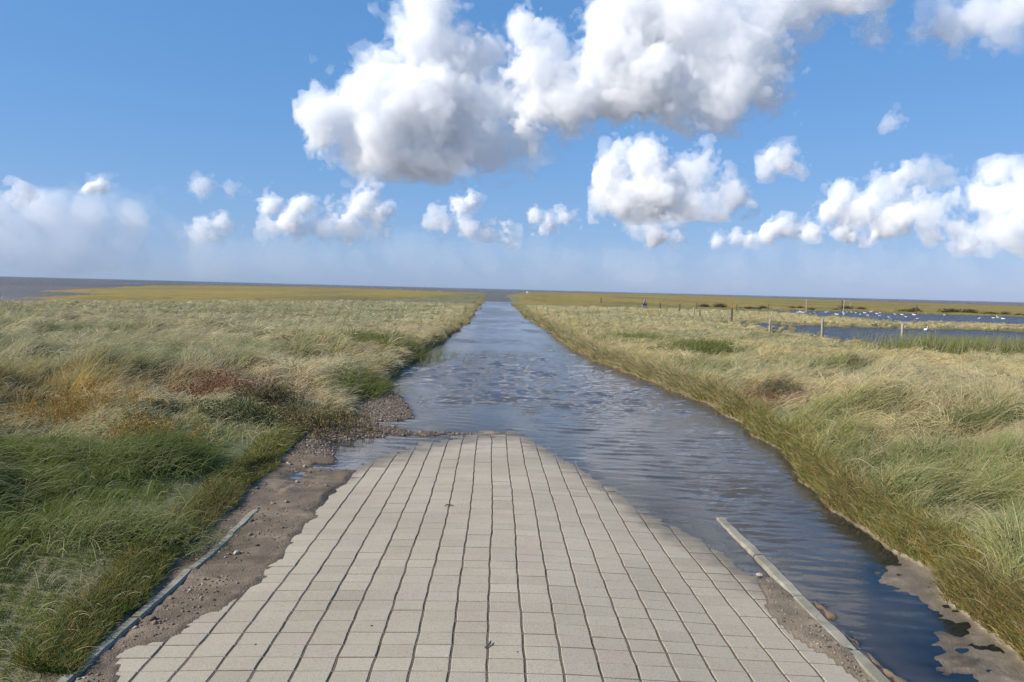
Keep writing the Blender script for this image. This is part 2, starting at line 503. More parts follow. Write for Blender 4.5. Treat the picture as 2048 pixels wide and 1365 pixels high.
def land(x, y):
    n = NZ[0](x, y, 2.1, 3)
    n2 = NZ[1](x * 0.8, y, 0.55, 2)
    fine = NZ[2](x, y, 0.16, 3)
    jag = 0.16 * NZ[3](x, y, 0.5, 3) * np.clip(y / 14, 0.35, 8)
    dL = sdist(LAND_L, x, y) + jag * 0.6
    dR0 = sdist(LAND_R, x, y)
    dPn, dPf = sdist(POND_NEAR, x, y), sdist(POND_FAR, x, y)
    dP = np.maximum(dPn, dPf)
    dR = np.minimum(dR0 + jag * 0.5, -dP + 6 * jag)
    dM = sdist(MARSH_L, x, y)
    dM = dM + 6.0 * NZ[4](x, y * 0.25, 14, 3)
    bed = -0.14 - 0.02 * n
    z = bed
    # left bank: steep little cliff far off, a soft verge beside the paving
    steep = sstep(10, 17, y)
    hl = (0.02 + (0.34 * (1 - np.exp(-np.maximum(dL, 0) / 0.3))) * steep * (1 - 0.5 * sstep(22, 50, y))
          + (0.26 * (1 - np.exp(-np.maximum(dL, 0) / 1.5)) + 0.045) * (1 - steep))
    tus = np.abs(NZ[5](x, y, 1.1, 2)) - 0.25
    hl += (0.15 * n + 0.08 * n2 + 0.13 * tus) * (1 - 0.4 * sstep(25, 50, y)) * sstep(0.15, 1.4, dL) * (1 - 0.55 * (1 - steep) * sstep(2.2, 1.2, dL))
    hl = np.where(dL > 0, hl, 0.02 + dL * 0.9)
    z = np.maximum(z, hl)
    hr = 0.012 + 0.07 * (1 - np.exp(-np.maximum(dR, 0) / 0.05)) + (0.33 * (1 - np.exp(-np.maximum(dR, 0) / 1.25)) + 0.12 * sstep(1, 5, dR)) * (1 - 0.75 * sstep(13, 30, y))
    hr += (0.17 * n + 0.06 * n2 + 0.10 * tus) * sstep(0.2, 1.8, dR) * (1 - 0.65 * sstep(14, 32, y))
    hr = np.where(dR > 0, np.maximum(hr, 0.015), dR * 0.35)
    z = np.maximum(z, hr)
    hm = np.where(dM > 0, 0.1 + 0.25 * sstep(0, 5, dM), dM * 0.1)
    z = np.maximum(z, hm)
    # dirt shoulder and gravel bar
    dD = sdist(DRY_DIRT, x, y)
    dU = sdist(PUDDLE, x, y)
    pz = pave_z(x, y)
    dd = np.minimum(dD + 0.05 * fine, -dU + 0.03 * fine)
    hd = np.where(dd > 0, 0.045 * (1 - np.exp(-dd / 0.12)) + 0.010 * fine * sstep(0, .1, dd), dd * 0.25)
    hd = np.maximum(hd, np.where((x < -1.2) & (x > -2.6) & (y < 8), pz + 0.012 + 0.008 * fine - 5 * np.maximum(0, dU + 0.25) ** 2, -9))
    gap = np.exp(-((x + 2.015) / 0.045) ** 2) * sstep(6.0, 4.6, y)            # washed-out slot beside the left kerb
    hd = hd - 0.055 * gap
    dirt = ((dD > -0.3) | (dU > -0.3)) & (dL < 0.02)
    z = np.where(dirt & (x < -1.0), np.maximum(z, hd), z)
    z = np.where(dU > -0.5, np.minimum(z, np.where(dU > 0, -0.02, 0.002 - dU * 0.05)), z)
    # paving bed, then the dirt that lies over its edges
    inner = (x > -2.06) & (x < 2.14) & (y < 14.5)
    cL = -np.inf * np.ones_like(x)
    xl = np.interp(-y, -COVER_L[:, 1], COVER_L[:, 0])
    cL = xl - x + 0.05 * NZ[5](x, y, 0.22, 3)
    xr = np.interp(-y, -COVER_R[:, 1], COVER_R[:, 0], left=2.3)
    cR = x - xr + 0.05 * NZ[6](x, y, 0.2, 3)
    cov = np.where(y < 9.0, np.maximum(cL, np.where(y < 5.9, cR, -1)), -1)
    cov = np.maximum(cov, 0.16 - np.abs(y - 11.45 - 0.1 * n2) - 0.25 * np.abs(x) + 0.08 * fine)     # silt on the last dry stones
    silt = np.clip(0.5 * NZ[4](x, y, 0.35, 3), -1, 1)
    bedp = pz - 0.0046 + 0.0012 * np.clip(fine, -1, 1)
    over = pz + 0.004 + 0.012 * sstep(0, 0.15, cov) + 0.005 * fine
    zp = np.where(cov > 0, np.maximum(over, np.where(x < -1.2, hd, -9)), bedp)
    zp = np.where(dirt & (y > 9.3) & (dd > -0.25), np.maximum(zp, hd), zp)
    z = np.where(inner, zp, z)
    # channel right of the kerb, scum flats, islets
    ch = (x > 2.24) & (dR < 0) & (y < 14)
    dS = sdist(SCUM, x, y)
    dI = np.maximum(sdist(ISLES[0], x, y), sdist(ISLES[1], x, y))
    dK = 0.10 - np.abs(x - 2.22) + 0.05 * fine - 0.07 * (y - 3.7)               # mud along the outside of the kerb
    fl = np.where(dS > 0, 0.0010 + 0.010 * dS, dS * 0.06) + 0.004 * fine + 0.0025 * NZ[6](x, y, 0.06, 2) + 0.002 * n2
    z = np.where((x > 2.24) & (y < 12), np.maximum(z, fl), z)
    z = np.where((x > 2.24) & (y < 8), np.maximum(z, np.minimum(0.014, dI * 0.12 + 0.005 * fine)), z)
    z = np.where((x > 2.2) & (x < 2.6) & (y < 5.6), np.maximum(z, np.minimum(0.03, dK * 0.6)), z)
    return dict(z=z, dL=dL, dR=dR, dM=dM, dP=dP, dS=dS, dI=dI, dD=dD, cov=cov, inner=inner, dirt=dirt, n=n, n2=n2, dK=dK)

NR, NC = 900, 470
YY = 2.2 * (1150 / 2.2) ** (np.arange(NR) / (NR - 1))
SS = np.linspace(-1, 1, NC)
TT = 0.45 * SS + 0.55 * SS ** 3
gx = TT[None, :] * (6 + 0.9 * YY[:, None])
gy = np.repeat(YY[:, None], NC, 1)
G = land(gx, gy)
GZ = G['z']
lap('land')
def grid_at(A, x, y):
    """Bilinear look-up of a grid quantity."""
    r = np.clip(np.log(np.maximum(y, 2.2) / 2.2) / math.log(1150 / 2.2) * (NR - 1), 0, NR - 1.001)
    c = np.clip(np.interp(x / (6 + 0.9 * y), TT, np.arange(NC)), 0, NC - 1.001)
    ri, ci = r.astype(int), c.astype(int)
    fr, fc = r - ri, c - ci
    return (A[ri, ci] * (1 - fr) * (1 - fc) + A[ri + 1, ci] * fr * (1 - fc) + A[ri, ci + 1] * (1 - fr) * fc + A[ri + 1, ci + 1] * fr * fc)

def ground_mat():
    t = NT('ground_soil')
    p = t.pos()
    zz = t.n('ShaderNodeSeparateXYZ', {0: p}).outputs[2]
    gr, sa, ma, pv = t.attr('grassy'), t.attr('sandy'), t.attr('marshy'), t.attr('paved')
    n1 = t.noise(6, 6)
    n2 = t.noise(60, 4)
    n3 = t.noise(0.35, 5, stretch=(1, 0.45, 1))
    dirt = t.ramp(n1, [(0.3, (.105, .075, .048)), (0.55, (.17, .125, .08)), (0.75, (.245, .188, .128))])
    dirt = t.mul(dirt, t.ramp(t.noise(1.6, 5, 0.6), [(0.35, (.62, .60, .58)), (0.6, (1.1, 1.1, 1.1))]))
    speck = t.n('ShaderNodeTexVoronoi', {'Vector': p, 'Scale': 90.0})
    dirt = t.mix(t.rng(speck.outputs['Distance'], 0.25, 0.1, 0, 0.7), dirt, t.mix(t.n('ShaderNodeSeparateColor', {0: speck.outputs['Color']}).outputs[0], (.10, .08, .065), (.45, .40, .34)))
    sand = t.ramp(n1, [(0.3, (.245, .195, .13)), (0.7, (.335, .28, .195))])
    sand = t.mix(t.rng(n2, 0.45, 0.7, 0, 0.5), sand, (.2, .17, .12))
    thatch = t.ramp(t.noise(9, 6), [(0.3, (.045, .055, .018)), (0.5, (.10, .105, .038)), (0.7, (.19, .165, .07))])
    mead = t.ramp(n3, [(0.35, (.075, .10, .03)), (0.5, (.17, .155, .065)), (0.65, (.24, .195, .09))])
    thatch = t.mix(0.5, thatch, mead)
    mn = t.noise(0.05, 6, 0.65, stretch=(1, 0.25, 1))
    marsh = t.ramp(mn, [(0.35, (.12, .10, .018)), (0.5, (.21, .155, .022)), (0.65, (.26, .17, .03))])
    marsh = t.mul(marsh, t.ramp(t.noise(0.7, 5, 0.7, stretch=(1, 0.5, 1)), [(0.32, (.6, .62, .6)), (0.5, (1, 1, 1)), (0.7, (1.18, 1.15, 1.1))]))
    c = t.mix(gr, dirt, thatch)
    c = t.mix(sa, c, sand)
    c = t.mix(ma, c, marsh)
    c = t.mix(pv, c, t.ramp(n2, [(0.3, (.085, .06, .04)), (0.7, (.15, .11, .075))]))
    wet = t.math('MULTIPLY', t.rng(t.math('ADD', zz, t.math('MULTIPLY', n1, 0.02)), 0.028, 0.010), t.math('SUBTRACT', 1.0, t.math('MULTIPLY', gr, 0.8)))
    c = t.mul(c, t.mix(wet, (1, 1, 1), (.5, .48, .46)))
    rough = t.math('SUBTRACT', 0.95, t.math('MULTIPLY', wet, 0.35))
    h = t.math('ADD', t.noise(40, 6, 0.65), t.math('MULTIPLY', speck.outputs['Distance'], -0.5))
    return t.done(t.bsdf(c, rough, t.bump(h, 0.7, 0.012)))
G_MAT = ground_mat()
me = mesh_np('ground', np.stack([gx, gy, GZ], -1).reshape(-1, 3), quads=grid_quads(NR, NC), mat=G_MAT)
grassy = np.maximum(sstep(0.0, 0.2, G['dL']), sstep(-0.02, 0.06, G['dR'])) * (~G['inner'])
marshy = np.maximum(sstep(0, 1, G['dM']), sstep(95, 130, gy + 12 * NZ[7](gx, gy, 25, 2)) * sstep(0.3, 2, G['dR']))
marshy = np.maximum(marshy, ((gx > 3) & (sdist(POND_FAR, gx, gy) < 0) & (gy > grid_at(gy * 0 + 105, gx, gy) - 0.0 * gx)) * sstep(0.3, 2, G['dR']) * sstep(100, 108, gy))
sandy = np.maximum(sstep(-0.1, 0, G['dS']), (gx > 2.3) * (gy < 16) * sstep(0.05, 0.0, np.abs(G['dR'] + 0.01)) * sstep(-0.2, 0.5, NZ[2](gx, gy, 0.5, 3)))
sandy = np.maximum(sandy, (G['cov'] > 0) * (gx > 1.2) * 0.3 * G['inner'])
sandy = np.maximum(sandy, (G['cov'] > 0) * (gy > 10.8) * 0.7 * G['inner'])
sandy *= 1 - sstep(-0.02, 0.02, G['dI']) * (gx > 2.3) * 0.8
attr(me, 'grassy', grassy)
attr(me, 'sandy', sandy)
attr(me, 'marshy', marshy)
attr(me, 'paved', (G['inner'] & (G['cov'] <= 0)) * 1.0)
ground = link(bpy.data.objects.new('ground', me), kind='structure', label='low salt meadow ground with bare brown dirt shoulders', category='ground')

# ------------------------------------------------------------------ water
def water_mat(name, sea=False):
    t = NT(name)
    p = t.pos()
    if sea:
        h = t.math('ADD', t.math('MULTIPLY', t.noise(0.35, 4, 0.6, stretch=(1, 1.6, 1)), 1.0), t.math('MULTIPLY', t.noise(1.6, 3, 0.6), 0.35))
        nrm = t.bump(h, 1.0, 2.6)
        fo = t.noise(0.09, 3, 0.55, stretch=(0.5, 0.12, 1))
        foam = t.math('MULTIPLY', t.rng(fo, 0.66, 0.72), t.rng(t.noise(0.5, 3, 0.6, stretch=(1, 0.3, 1)), 0.45, 0.6))
        mud = t.mix(t.rng(t.noise(0.01, 3), 0.4, 0.6), (.115, .098, .082), (.085, .078, .068))
        xyz = t.n('ShaderNodeSeparateXYZ', {0: p})
        mud = t.mix(t.math('MULTIPLY', t.rng(xyz.outputs[1], 175.0, 135.0), t.rng(xyz.outputs[0], 5.0, 9.0)), mud, (.05, .062, .082))     # the ponds hold clear dark water
        body = t.n('ShaderNodeBsdfDiffuse', {'Color': t.mix(foam, mud, (.7, .7, .7))}).outputs[0]
        fr = t.n('ShaderNodeFresnel', {'IOR': 1.33, 'Normal': nrm}).outputs[0]
        fr = t.math('MULTIPLY', fr, t.math('SUBTRACT', 1.0, foam))
        gl = t.n('ShaderNodeBsdfAnisotropic', {'Color': (1, 1, 1, 1), 'Roughness': 0.12, 'Normal': nrm}).outputs[0]
        return t.done(t.n('ShaderNodeMixShader', {0: fr, 1: body, 2: gl}).outputs[0])
    calm = t.attr('chop')
    depth = t.attr('depth')
    h = t.math('ADD', t.noise(9, 4, 0.6, stretch=(0.5, 1.5, 1)), t.math('MULTIPLY', t.noise(30, 3, 0.6), 0.25))
    h = t.math('ADD', h, t.math('MULTIPLY', t.noise(1.8, 3, 0.6), t.rng(t.n('ShaderNodeSeparateXYZ', {0: p}).outputs[1], 25.0, 110.0, 0.0, 9.0)))
    nd = t.n('ShaderNodeBump', {'Height': h, 'Strength': t.math('MULTIPLY', calm, 0.9), 'Distance': 0.02})
    nrm = nd.outputs[0]
    fade = t.math('SUBTRACT', 1.0, t.math('EXPONENT', t.math('MULTIPLY', t.math('MAXIMUM', depth, 0.0), -30.0)))
    mud = t.n('ShaderNodeBsdfDiffuse', {'Color': t.mix(t.noise(0.9, 3), (.074, .064, .055), (.09, .078, .066))}).outputs[0]
    body = t.n('ShaderNodeMixShader', {0: fade, 1: t.n('ShaderNodeBsdfTransparent', {'Color': (.92, .9, .86, 1)}).outputs[0], 2: mud}).outputs[0]
    fr = t.n('ShaderNodeFresnel', {'IOR': 1.33, 'Normal': nrm}).outputs[0]
    gl = t.n('ShaderNodeBsdfAnisotropic', {'Color': (1, 1, 1, 1), 'Roughness': t.rng(t.n('ShaderNodeSeparateXYZ', {0: p}).outputs[1], 9.0, 55.0, 0.04, 0.22), 'Normal': nrm}).outputs[0]
    return t.done(t.n('ShaderNodeMixShader', {0: fr, 1: body, 2: gl}).outputs[0])

FY0, FY1, FX0, FX1 = 1.6, 130.0, -4.6, 5.4
fr_, fc_ = 1000, 300
fy = FY0 * (FY1 / FY0) ** (np.arange(fr_) / (fr_ - 1))
fx = np.linspace(FX0, FX1, fc_)
fgx, fgy = np.repeat(fx[None], fr_, 0), np.repeat(fy[:, None], fc_, 1)
FL = grid_at(GZ, fgx, fgy)
chop = sstep(0.0, 0.10, -FL) * sstep(5.5, 9.5, fgy + 0.9 * (2.2 - np.abs(fgx - 1.0)) + 1.0 * NZ[5](fgx, fgy, 1.2, 2)) * (1 - 0.96 * sstep(-0.3, -1.1, fgx) * sstep(14, 11.5, fgy))
chop = np.clip(0.06 + chop, 0, 1)
wz = np.zeros_like(fgx)
wr = np.random.default_rng(5)
for k in range(46):
    lam = 0.09 * (0.36 / 0.09) ** wr.random()
    th = math.radians(80 + 13 * wr.standard_normal())        # chop running down the road, crests across it
    kx, ky = math.cos(th) * 2 * math.pi / lam, math.sin(th) * 2 * math.pi / lam
    ph = kx * fgx + ky * fgy + wr.random() * 6.28 + 1.1 * NZ[k % 8](fgx, fgy, lam * 5, 1)
    wz += 0.0088 * lam ** 0.95 * np.sin(ph) * sstep(0.006, 0.014, lam / fgy)
for k in range(16):                                                   # longer chop further out
    lam = 0.4 * (1.3 / 0.4) ** wr.random()
    th = math.radians(80 + 16 * wr.standard_normal())
    kx, ky = math.cos(th) * 2 * math.pi / lam, math.sin(th) * 2 * math.pi / lam
    wz += 0.0052 * lam ** 0.95 * sstep(14, 40, fgy) * np.sin(kx * fgx + ky * fgy + wr.random() * 6.28 + 1.6 * NZ[k % 8](fgx, fgy, lam * 5, 1))
gust = 0.55 + 0.9 * sstep(-0.6, 0.8, NZ[6](fgx, fgy * 0.6, 2.4, 2))
wz *= chop * gust * sstep(125, 80, fgy)
me = mesh_np('flood_water', np.stack([fgx, fgy, wz], -1).reshape(-1, 3), quads=grid_quads(fr_, fc_), mat=water_mat('shallow_water'))
attr(me, 'depth', -FL)
attr(me, 'chop', chop * gust)
flood = link(bpy.data.objects.new('flood_water', me), kind='structure', label='rippled floodwater covering the road', category='water')
# sea and ponds: one sheet at the same level around the flood
xs = np.unique(np.concatenate([[FX0, FX1], -np.geomspace(4.5, 40000, 26), np.geomspace(6, 40000, 26)]))
ys = np.unique(np.concatenate([[-30, FY0, FY1], np.geomspace(2, 60, 14), np.geomspace(70, 45000, 26)]))
SX, SY = np.meshgrid(xs, ys)
Q = grid_quads(len(ys), len(xs))
cx, cy = SX.ravel()[Q].mean(1), SY.ravel()[Q].mean(1)
Q = Q[~((cx > FX0) & (cx < FX1) & (cy > FY0) & (cy < FY1))]
me = mesh_np('sea', np.stack([SX, SY, 0 * SX], -1).reshape(-1, 3), quads=Q, mat=water_mat('sea_water', True))
link(bpy.data.objects.new('sea', me), kind='structure', label='choppy grey sea and blue ponds flooding the meadow', category='sea')
lap('water')

# ------------------------------------------------------------------ paving
def paver_mat():
    t = NT('concrete_paver')
    p = t.pos()
    g = t.noise(220, 3, 0.7)
    b = t.noise(1.3, 4)
    c = t.ramp(t.attr('shade'), [(0.0, (.325, .282, .21)), (0.5, (.365, .319, .24)), (1.0, (.40, .352, .268))])
    c = t.mix(t.rng(b, 0.5, 0.68, 0, 0.35), c, (.36, .285, .235))
    c = t.mul(c, t.ramp(g, [(0.25, (.62, .62, .62)), (0.5, (1, 1, 1)), (0.8, (1.15, 1.15, 1.15))]))
    c = t.mul(c, t.ramp(t.noise(75, 4, 0.75), [(0.3, (.72, .71, .70)), (0.48, (1, 1, 1)), (0.75, (1.12, 1.12, 1.12))]))
    st = t.noise(14, 5, 0.7)
    c = t.mix(t.rng(st, 0.52, 0.85, 0, 0.30), c, (.20, .165, .125))
    zz = t.n('ShaderNodeSeparateXYZ', {0: p}).outputs[2]
    big = t.noise(0.45, 3)
    c = t.mul(c, t.ramp(big, [(0.35, (.90, .89, .87)), (0.65, (1.08, 1.07, 1.06))]))
    silt = t.math('MULTIPLY', t.rng(t.noise(2.2, 6, 0.75), 0.5, 0.8, 0, 0.5), 1.0)
    c = t.mix(silt, c, (.27, .215, .15))
    spots = t.n('ShaderNodeTexVoronoi', {'Vector': p, 'Scale': 26.0}).outputs['Distance']
    c = t.mix(t.rng(spots, 0.085, 0.04, 0, 0.6), c, (.10, .085, .065))
    wet = t.rng(t.math('ADD', zz, t.math('MULTIPLY', t.noise(5, 4), 0.016)), 0.022, 0.008)
    c = t.mul(c, t.mix(wet, (1, 1, 1), (.55, .52, .48)))
    return t.done(t.bsdf(c, t.math('SUBTRACT', 0.92, t.math('MULTIPLY', wet, 0.4)), t.bump(g, 0.35, 0.004)))
P_MAT = paver_mat()
PW, PL = 0.2, 0.163
def jx(i, y):
    """Long joint i as it wanders along the road."""
    i = np.asarray(i, float)
    y = np.asarray(y, float)
    return i * PW + 0.0022 * np.sin(y * 2 * math.pi / (2 * PL) + i * 2.1) + 0.0035 * NZ[1](i * 3.7, y, 0.45, 2) + 0.009 * NZ[2](i * 0.3, y, 2.5, 1)
def ry(i, j):
    return j * PL + 0.006 * NZ[3](np.asarray(i, float), j * 1.0, 1.7, 1) + 0.010 * NZ[4](np.asarray(i, float) * 0.6, j * 0.35, 2.0, 1) - 0.028 * (np.asarray(i, float) / 9)
pavers = []
for i in range(-11, 11):
    for j in range(14, 84):
        y0, y1 = float(ry(i, j)), float(ry(i, j + 1))
        ym = (y0 + y1) / 2
        a = [float(jx(i, y)) for y in (y0, ym, y1)]
        b = [float(jx(i + 1, y)) for y in (y0, ym, y1)]
        g, h = 0.0064, 0.0052
        ring = [(a[0] + g, y0 + h), (b[0] - g, y0 + h), (b[1] - g, ym), (b[2] - g, y1 - h), (a[2] + g, y1 - h), (a[1] + g, ym)]
        xc = (a[1] + b[1]) / 2
        if xc < -2.02 or xc > 2.09 or y0 < 2.3:
            continue
        pavers.append((ring, xc, ym))
r = np.random.default_rng(3)
def paver_geo(ring, xc, yc):
    tilt = r.normal(0, 0.004, 2)
    lift = r.normal(0, 0.0012)
    V = []
    for k, (ins, dz) in enumerate(((0.0, -0.045), (0.0, -0.003), (0.0032, 0.0))):
        for x, y in ring:
            dx, dy = x - xc, y - yc
            s = 1 - ins / 0.09
            X, Y = xc + dx * s, yc + dy * s
            V.append((X, Y, float(pave_z(np.array(X), np.array(Y))) + dz + lift + tilt[0] * dx + tilt[1] * dy))
    n = 6
    Fc = []
    for k in range(2):
        for e in range(n):
            Fc.append((k * n + e, k * n + (e + 1) % n, (k + 1) * n + (e + 1) % n, (k + 1) * n + e))
    return V, Fc
pavement = link(bpy.data.objects.new('pavement', None), kind='structure', label='grey concrete block paving running down into the flood', category='pavement')
zp = pave_z(np.array([p[1] for p in pavers]), np.array([p[2] for p in pavers]))
vis = [p for p, z in zip(pavers, zp) if z > -0.012]
cvr = grid_at(np.where(np.isfinite(G['cov']), G['cov'], -1), np.array([p[1] for p in vis]), np.array([p[2] for p in vis]))
order = sorted(range(len(vis)), key=lambda k: vis[k][2] + (50 if (cvr[k] > 0.05 or vis[k][2] < 3.85) else 0))
rest_V, rest_Q, rest_N, rest_S = [], [], [], []
def paver_mesh(V, Fc, tops, name):
    me = bpy.data.meshes.new(name)
    me.from_pydata(V, [], Fc + tops)
    me.materials.append(P_MAT)
    return me
for rank, k in enumerate(order):
    V, Fc = paver_geo(*vis[k])
    sh = float(np.clip(r.normal(0.5, 0.19), 0, 1))
    if rank < 300:
        me = paver_mesh(V, Fc, [tuple(range(12, 18))], 'paver')
        attr(me, 'shade', [sh] * 18)
        link(bpy.data.objects.new('paver', me), pavement)
    else:
        o = len(rest_V)
        rest_V += V
        rest_Q += [tuple(q + o for q in f) for f in Fc]
        rest_N.append(tuple(range(o + 12, o + 18)))
        rest_S += [sh] * 18
me = paver_mesh(rest_V, rest_Q, rest_N, 'paver_field')
attr(me, 'shade', rest_S)
link(bpy.data.objects.new('paver_field', me), pavement, kind='stuff')
print('pavers', len(vis))

def kerb_mat():
    t = NT('kerb_concrete')
    n = t.noise(9, 6, 0.65)
    c = t.ramp(n, [(0.3, (.18, .165, .125)), (0.5, (.26, .235, .18)), (0.7, (.33, .30, .235))])
    c = t.mix(t.rng(t.noise(3, 4), 0.45, 0.65, 0, 0.7), c, (.16, .15, .10))
    c = t.mix(t.rng(t.noise(30, 4, 0.7), 0.55, 0.7, 0, 0.6), c, (.10, .09, .065))
    return t.done(t.bsdf(c, 0.9, t.bump(t.noise(120, 4, 0.7), 0.6, 0.006)))
K_MAT = kerb_mat()
def kerb(label, x0, x1, ys, ztop, lean=0.0):
    k = link(bpy.data.objects.new('kerb', None), kind='structure', label=label, category='kerb')
    for a, b in zip(ys[:-1], ys[1:]):
        bm = bmesh.new()
        dx, dz = r.normal(0, 0.006), r.normal(0, 0.004)
        L = b - a
        n = 8
        rings = []
        for q in range(n + 1):
            y = a + 0.009 + (L - 0.018) * q / n
            za = ztop(y) + dz
            w = 0.004 * NZ[0].one(np.array(y * 9.0), np.array(x0 * 7 + 3.0))
            prof = [(x0, za - 0.2), (x0, za - 0.016), (x0 + 0.014, za - 0.002), (x1 - 0.012, za - lean), (x1, za - 0.014 - lean), (x1, za - 0.2)]
            rings.append([bm.verts.new((px + dx + w, y, pz + 0.6 * w * (1 if 0 < i < 5 else 0))) for i, (px, pz) in enumerate(prof)])
        for q in range(n):
            for e in range(5):
                bm.faces.new((rings[q][e], rings[q + 1][e], rings[q + 1][e + 1], rings[q][e + 1]))
        bm.faces.new(rings[0])
        bm.faces.new(rings[-1][::-1])
        bmesh.ops.recalc_face_normals(bm, faces=bm.faces)
        me = bpy.data.meshes.new('kerb_stone')
        bm.to_mesh(me)
        bm.free()
        me.materials.append(K_MAT)
        link(bpy.data.objects.new('kerb_stone', me), k)
    return k
kerb('weathered concrete kerb beside the water channel right of the paving', 2.09, 2.18, [2.2, 2.85, 3.7, 4.54, 5.38, 6.24, 7.1, 7.36],
     lambda y: 0.034 if y < 6 else 0.034 - 0.018 * (y - 6) / 1.3)
kerb('half buried concrete kerb between green verge and dirt strip left of paving', -2.15, -2.075, [2.2, 3.05, 3.9, 4.75, 5.6, 6.45, 7.2],
     lambda y: max(float(grid_at(GZ, np.array(q), np.array(y))) for q in (-2.12, -2.0)) + 0.004 + 0.006 * min(1.0, max(0, (6.4 - y)) / 1.5))
lap('paving')
# ------------------------------------------------------------------ grasses: one curve per blade, combed by the wind from the left
def grass_mat(name, rough=0.65):
    t = NT(name)
    c = t.attr('col', out='Color')
    d = t.n('ShaderNodeBsdfPrincipled', {'Base Color': c, 'Roughness': rough})
    d.inputs['Specular IOR Level'].default_value = 0.35
    tr = t.n('ShaderNodeBsdfTranslucent', {'Color': c})
    return t.done(t.n('ShaderNodeMixShader', {0: 0.22, 1: d.outputs[0], 2: tr.outputs[0]}).outputs[0])
GR_MAT = grass_mat('grass_blade')

STRAW, PALE, GREY, GREEN, LUSH, OLIVE, RED, BROWN = range(8)
PAL = np.array([(.52, .40, .185), (.57, .49, .31), (.26, .27, .14), (.185, .195, .048), (.085, .135, .012), (.34, .195, .025), (.23, .08, .04), (.18, .115, .05)])

def curves_object(name, roots, dirs, L, rad, up0, up1, col, K=5, follow=True, mat=None, side=None, **props):
    """Blades from roots (N,3); dirs: heading angle; L length; up0/up1: angle from upright at foot and tip."""
    N = len(roots)
    s = np.linspace(0, 1, K)
    ds = 1 / (K - 1)
    P = np.zeros((N, K, 3), np.float32)
    hx = np.zeros(N)
    hz = np.zeros(N)
    P[:, 0] = roots
    head = dirs.copy()
    px, py = roots[:, 0].copy(), roots[:, 1].copy()
    for k in range(1, K):
        a = up0 + (up1 - up0) * (s[k] + s[k - 1]) / 2
        st = L * ds
        hd = head if side is None else head + side * s[k]
        px += st * np.sin(a) * np.cos(hd)
        py += st * np.sin(a) * np.sin(hd)
        hz += st * np.cos(a)
        P[:, k, 0], P[:, k, 1], P[:, k, 2] = px, py, roots[:, 2] + hz
    if follow:                                  # blades lie on the ground and on one another, never under it
        for k in range(1, K):
            g = np.maximum(grid_at(GZ, P[:, k, 0], P[:, k, 1]), -0.02)
            lift = (0.02 + 0.07 * (rad * 0 + FOLLOW_R[:N])) * np.minimum(1, L / 0.3)
            P[:, k, 2] = np.maximum(P[:, k, 2] + np.maximum(g - roots[:, 2], 0) * s[k], g + lift * s[k] ** 0.5)
    cu = bpy.data.hair_curves.new(name)
    cu.add_curves([K] * N)
    cu.position_data.foreach_set('vector', P.ravel())
    R = (rad[:, None] * np.array([1, 0.95, 0.8, 0.55, 0.12] if K == 5 else np.linspace(1, .15, K))[None]).astype(np.float32)
    a = cu.attributes.new('radius', 'FLOAT', 'POINT')
    a.data.foreach_set('value', R.ravel())
    a = cu.attributes.new('col', 'FLOAT_COLOR', 'CURVE')
    a.data.foreach_set('color', np.concatenate([np.clip(col, 0, 1), np.ones((N, 1))], 1).astype(np.float32).ravel())
    cu.materials.append(mat or GR_MAT)
    return link(bpy.data.objects.new(name, cu), **props)
SHRUBS = [(445, 800, 1.1), (545, 815, .7), (630, 850, .9), (480, 842, .7), (130, 850, 1.2), (290, 880, .8), (1500, 830, .6), (1560, 800, .6)]
FOLLOW_R = np.random.default_rng(77).random(1200000).astype(np.float32)

def scatter(n, y0, y1, p, side, rg):
    """Random spots left (-1) or right (+1) of the road, density falling as y^-p."""
    u = rg.random(n)
    e = 2 - p
    y = (y0 ** e + u * (y1 ** e - y0 ** e)) ** (1 / e) if abs(e) > 1e-6 else y0 * (y1 / y0) ** u
    inner = np.where(y < 9, 2.05, 1.5)
    x = inner + rg.random(n) * (0.72 * y + 1.2 - inner + (0.6 if side > 0 else 1.0))
    return side * x, y

def blob(x, y, u, v, rx, rr, z=0.25):
    cx, cy = at(u, v, z)
    return np.exp(-((x - cx) / rx) ** 2 - ((y - cy) / rr) ** 2)

def wind(x, y):
    return 0.12 + 0.55 * NZ[6](x, y, 3.0, 2) + 0.45 * NZ[7](x, y, 0.9, 2)

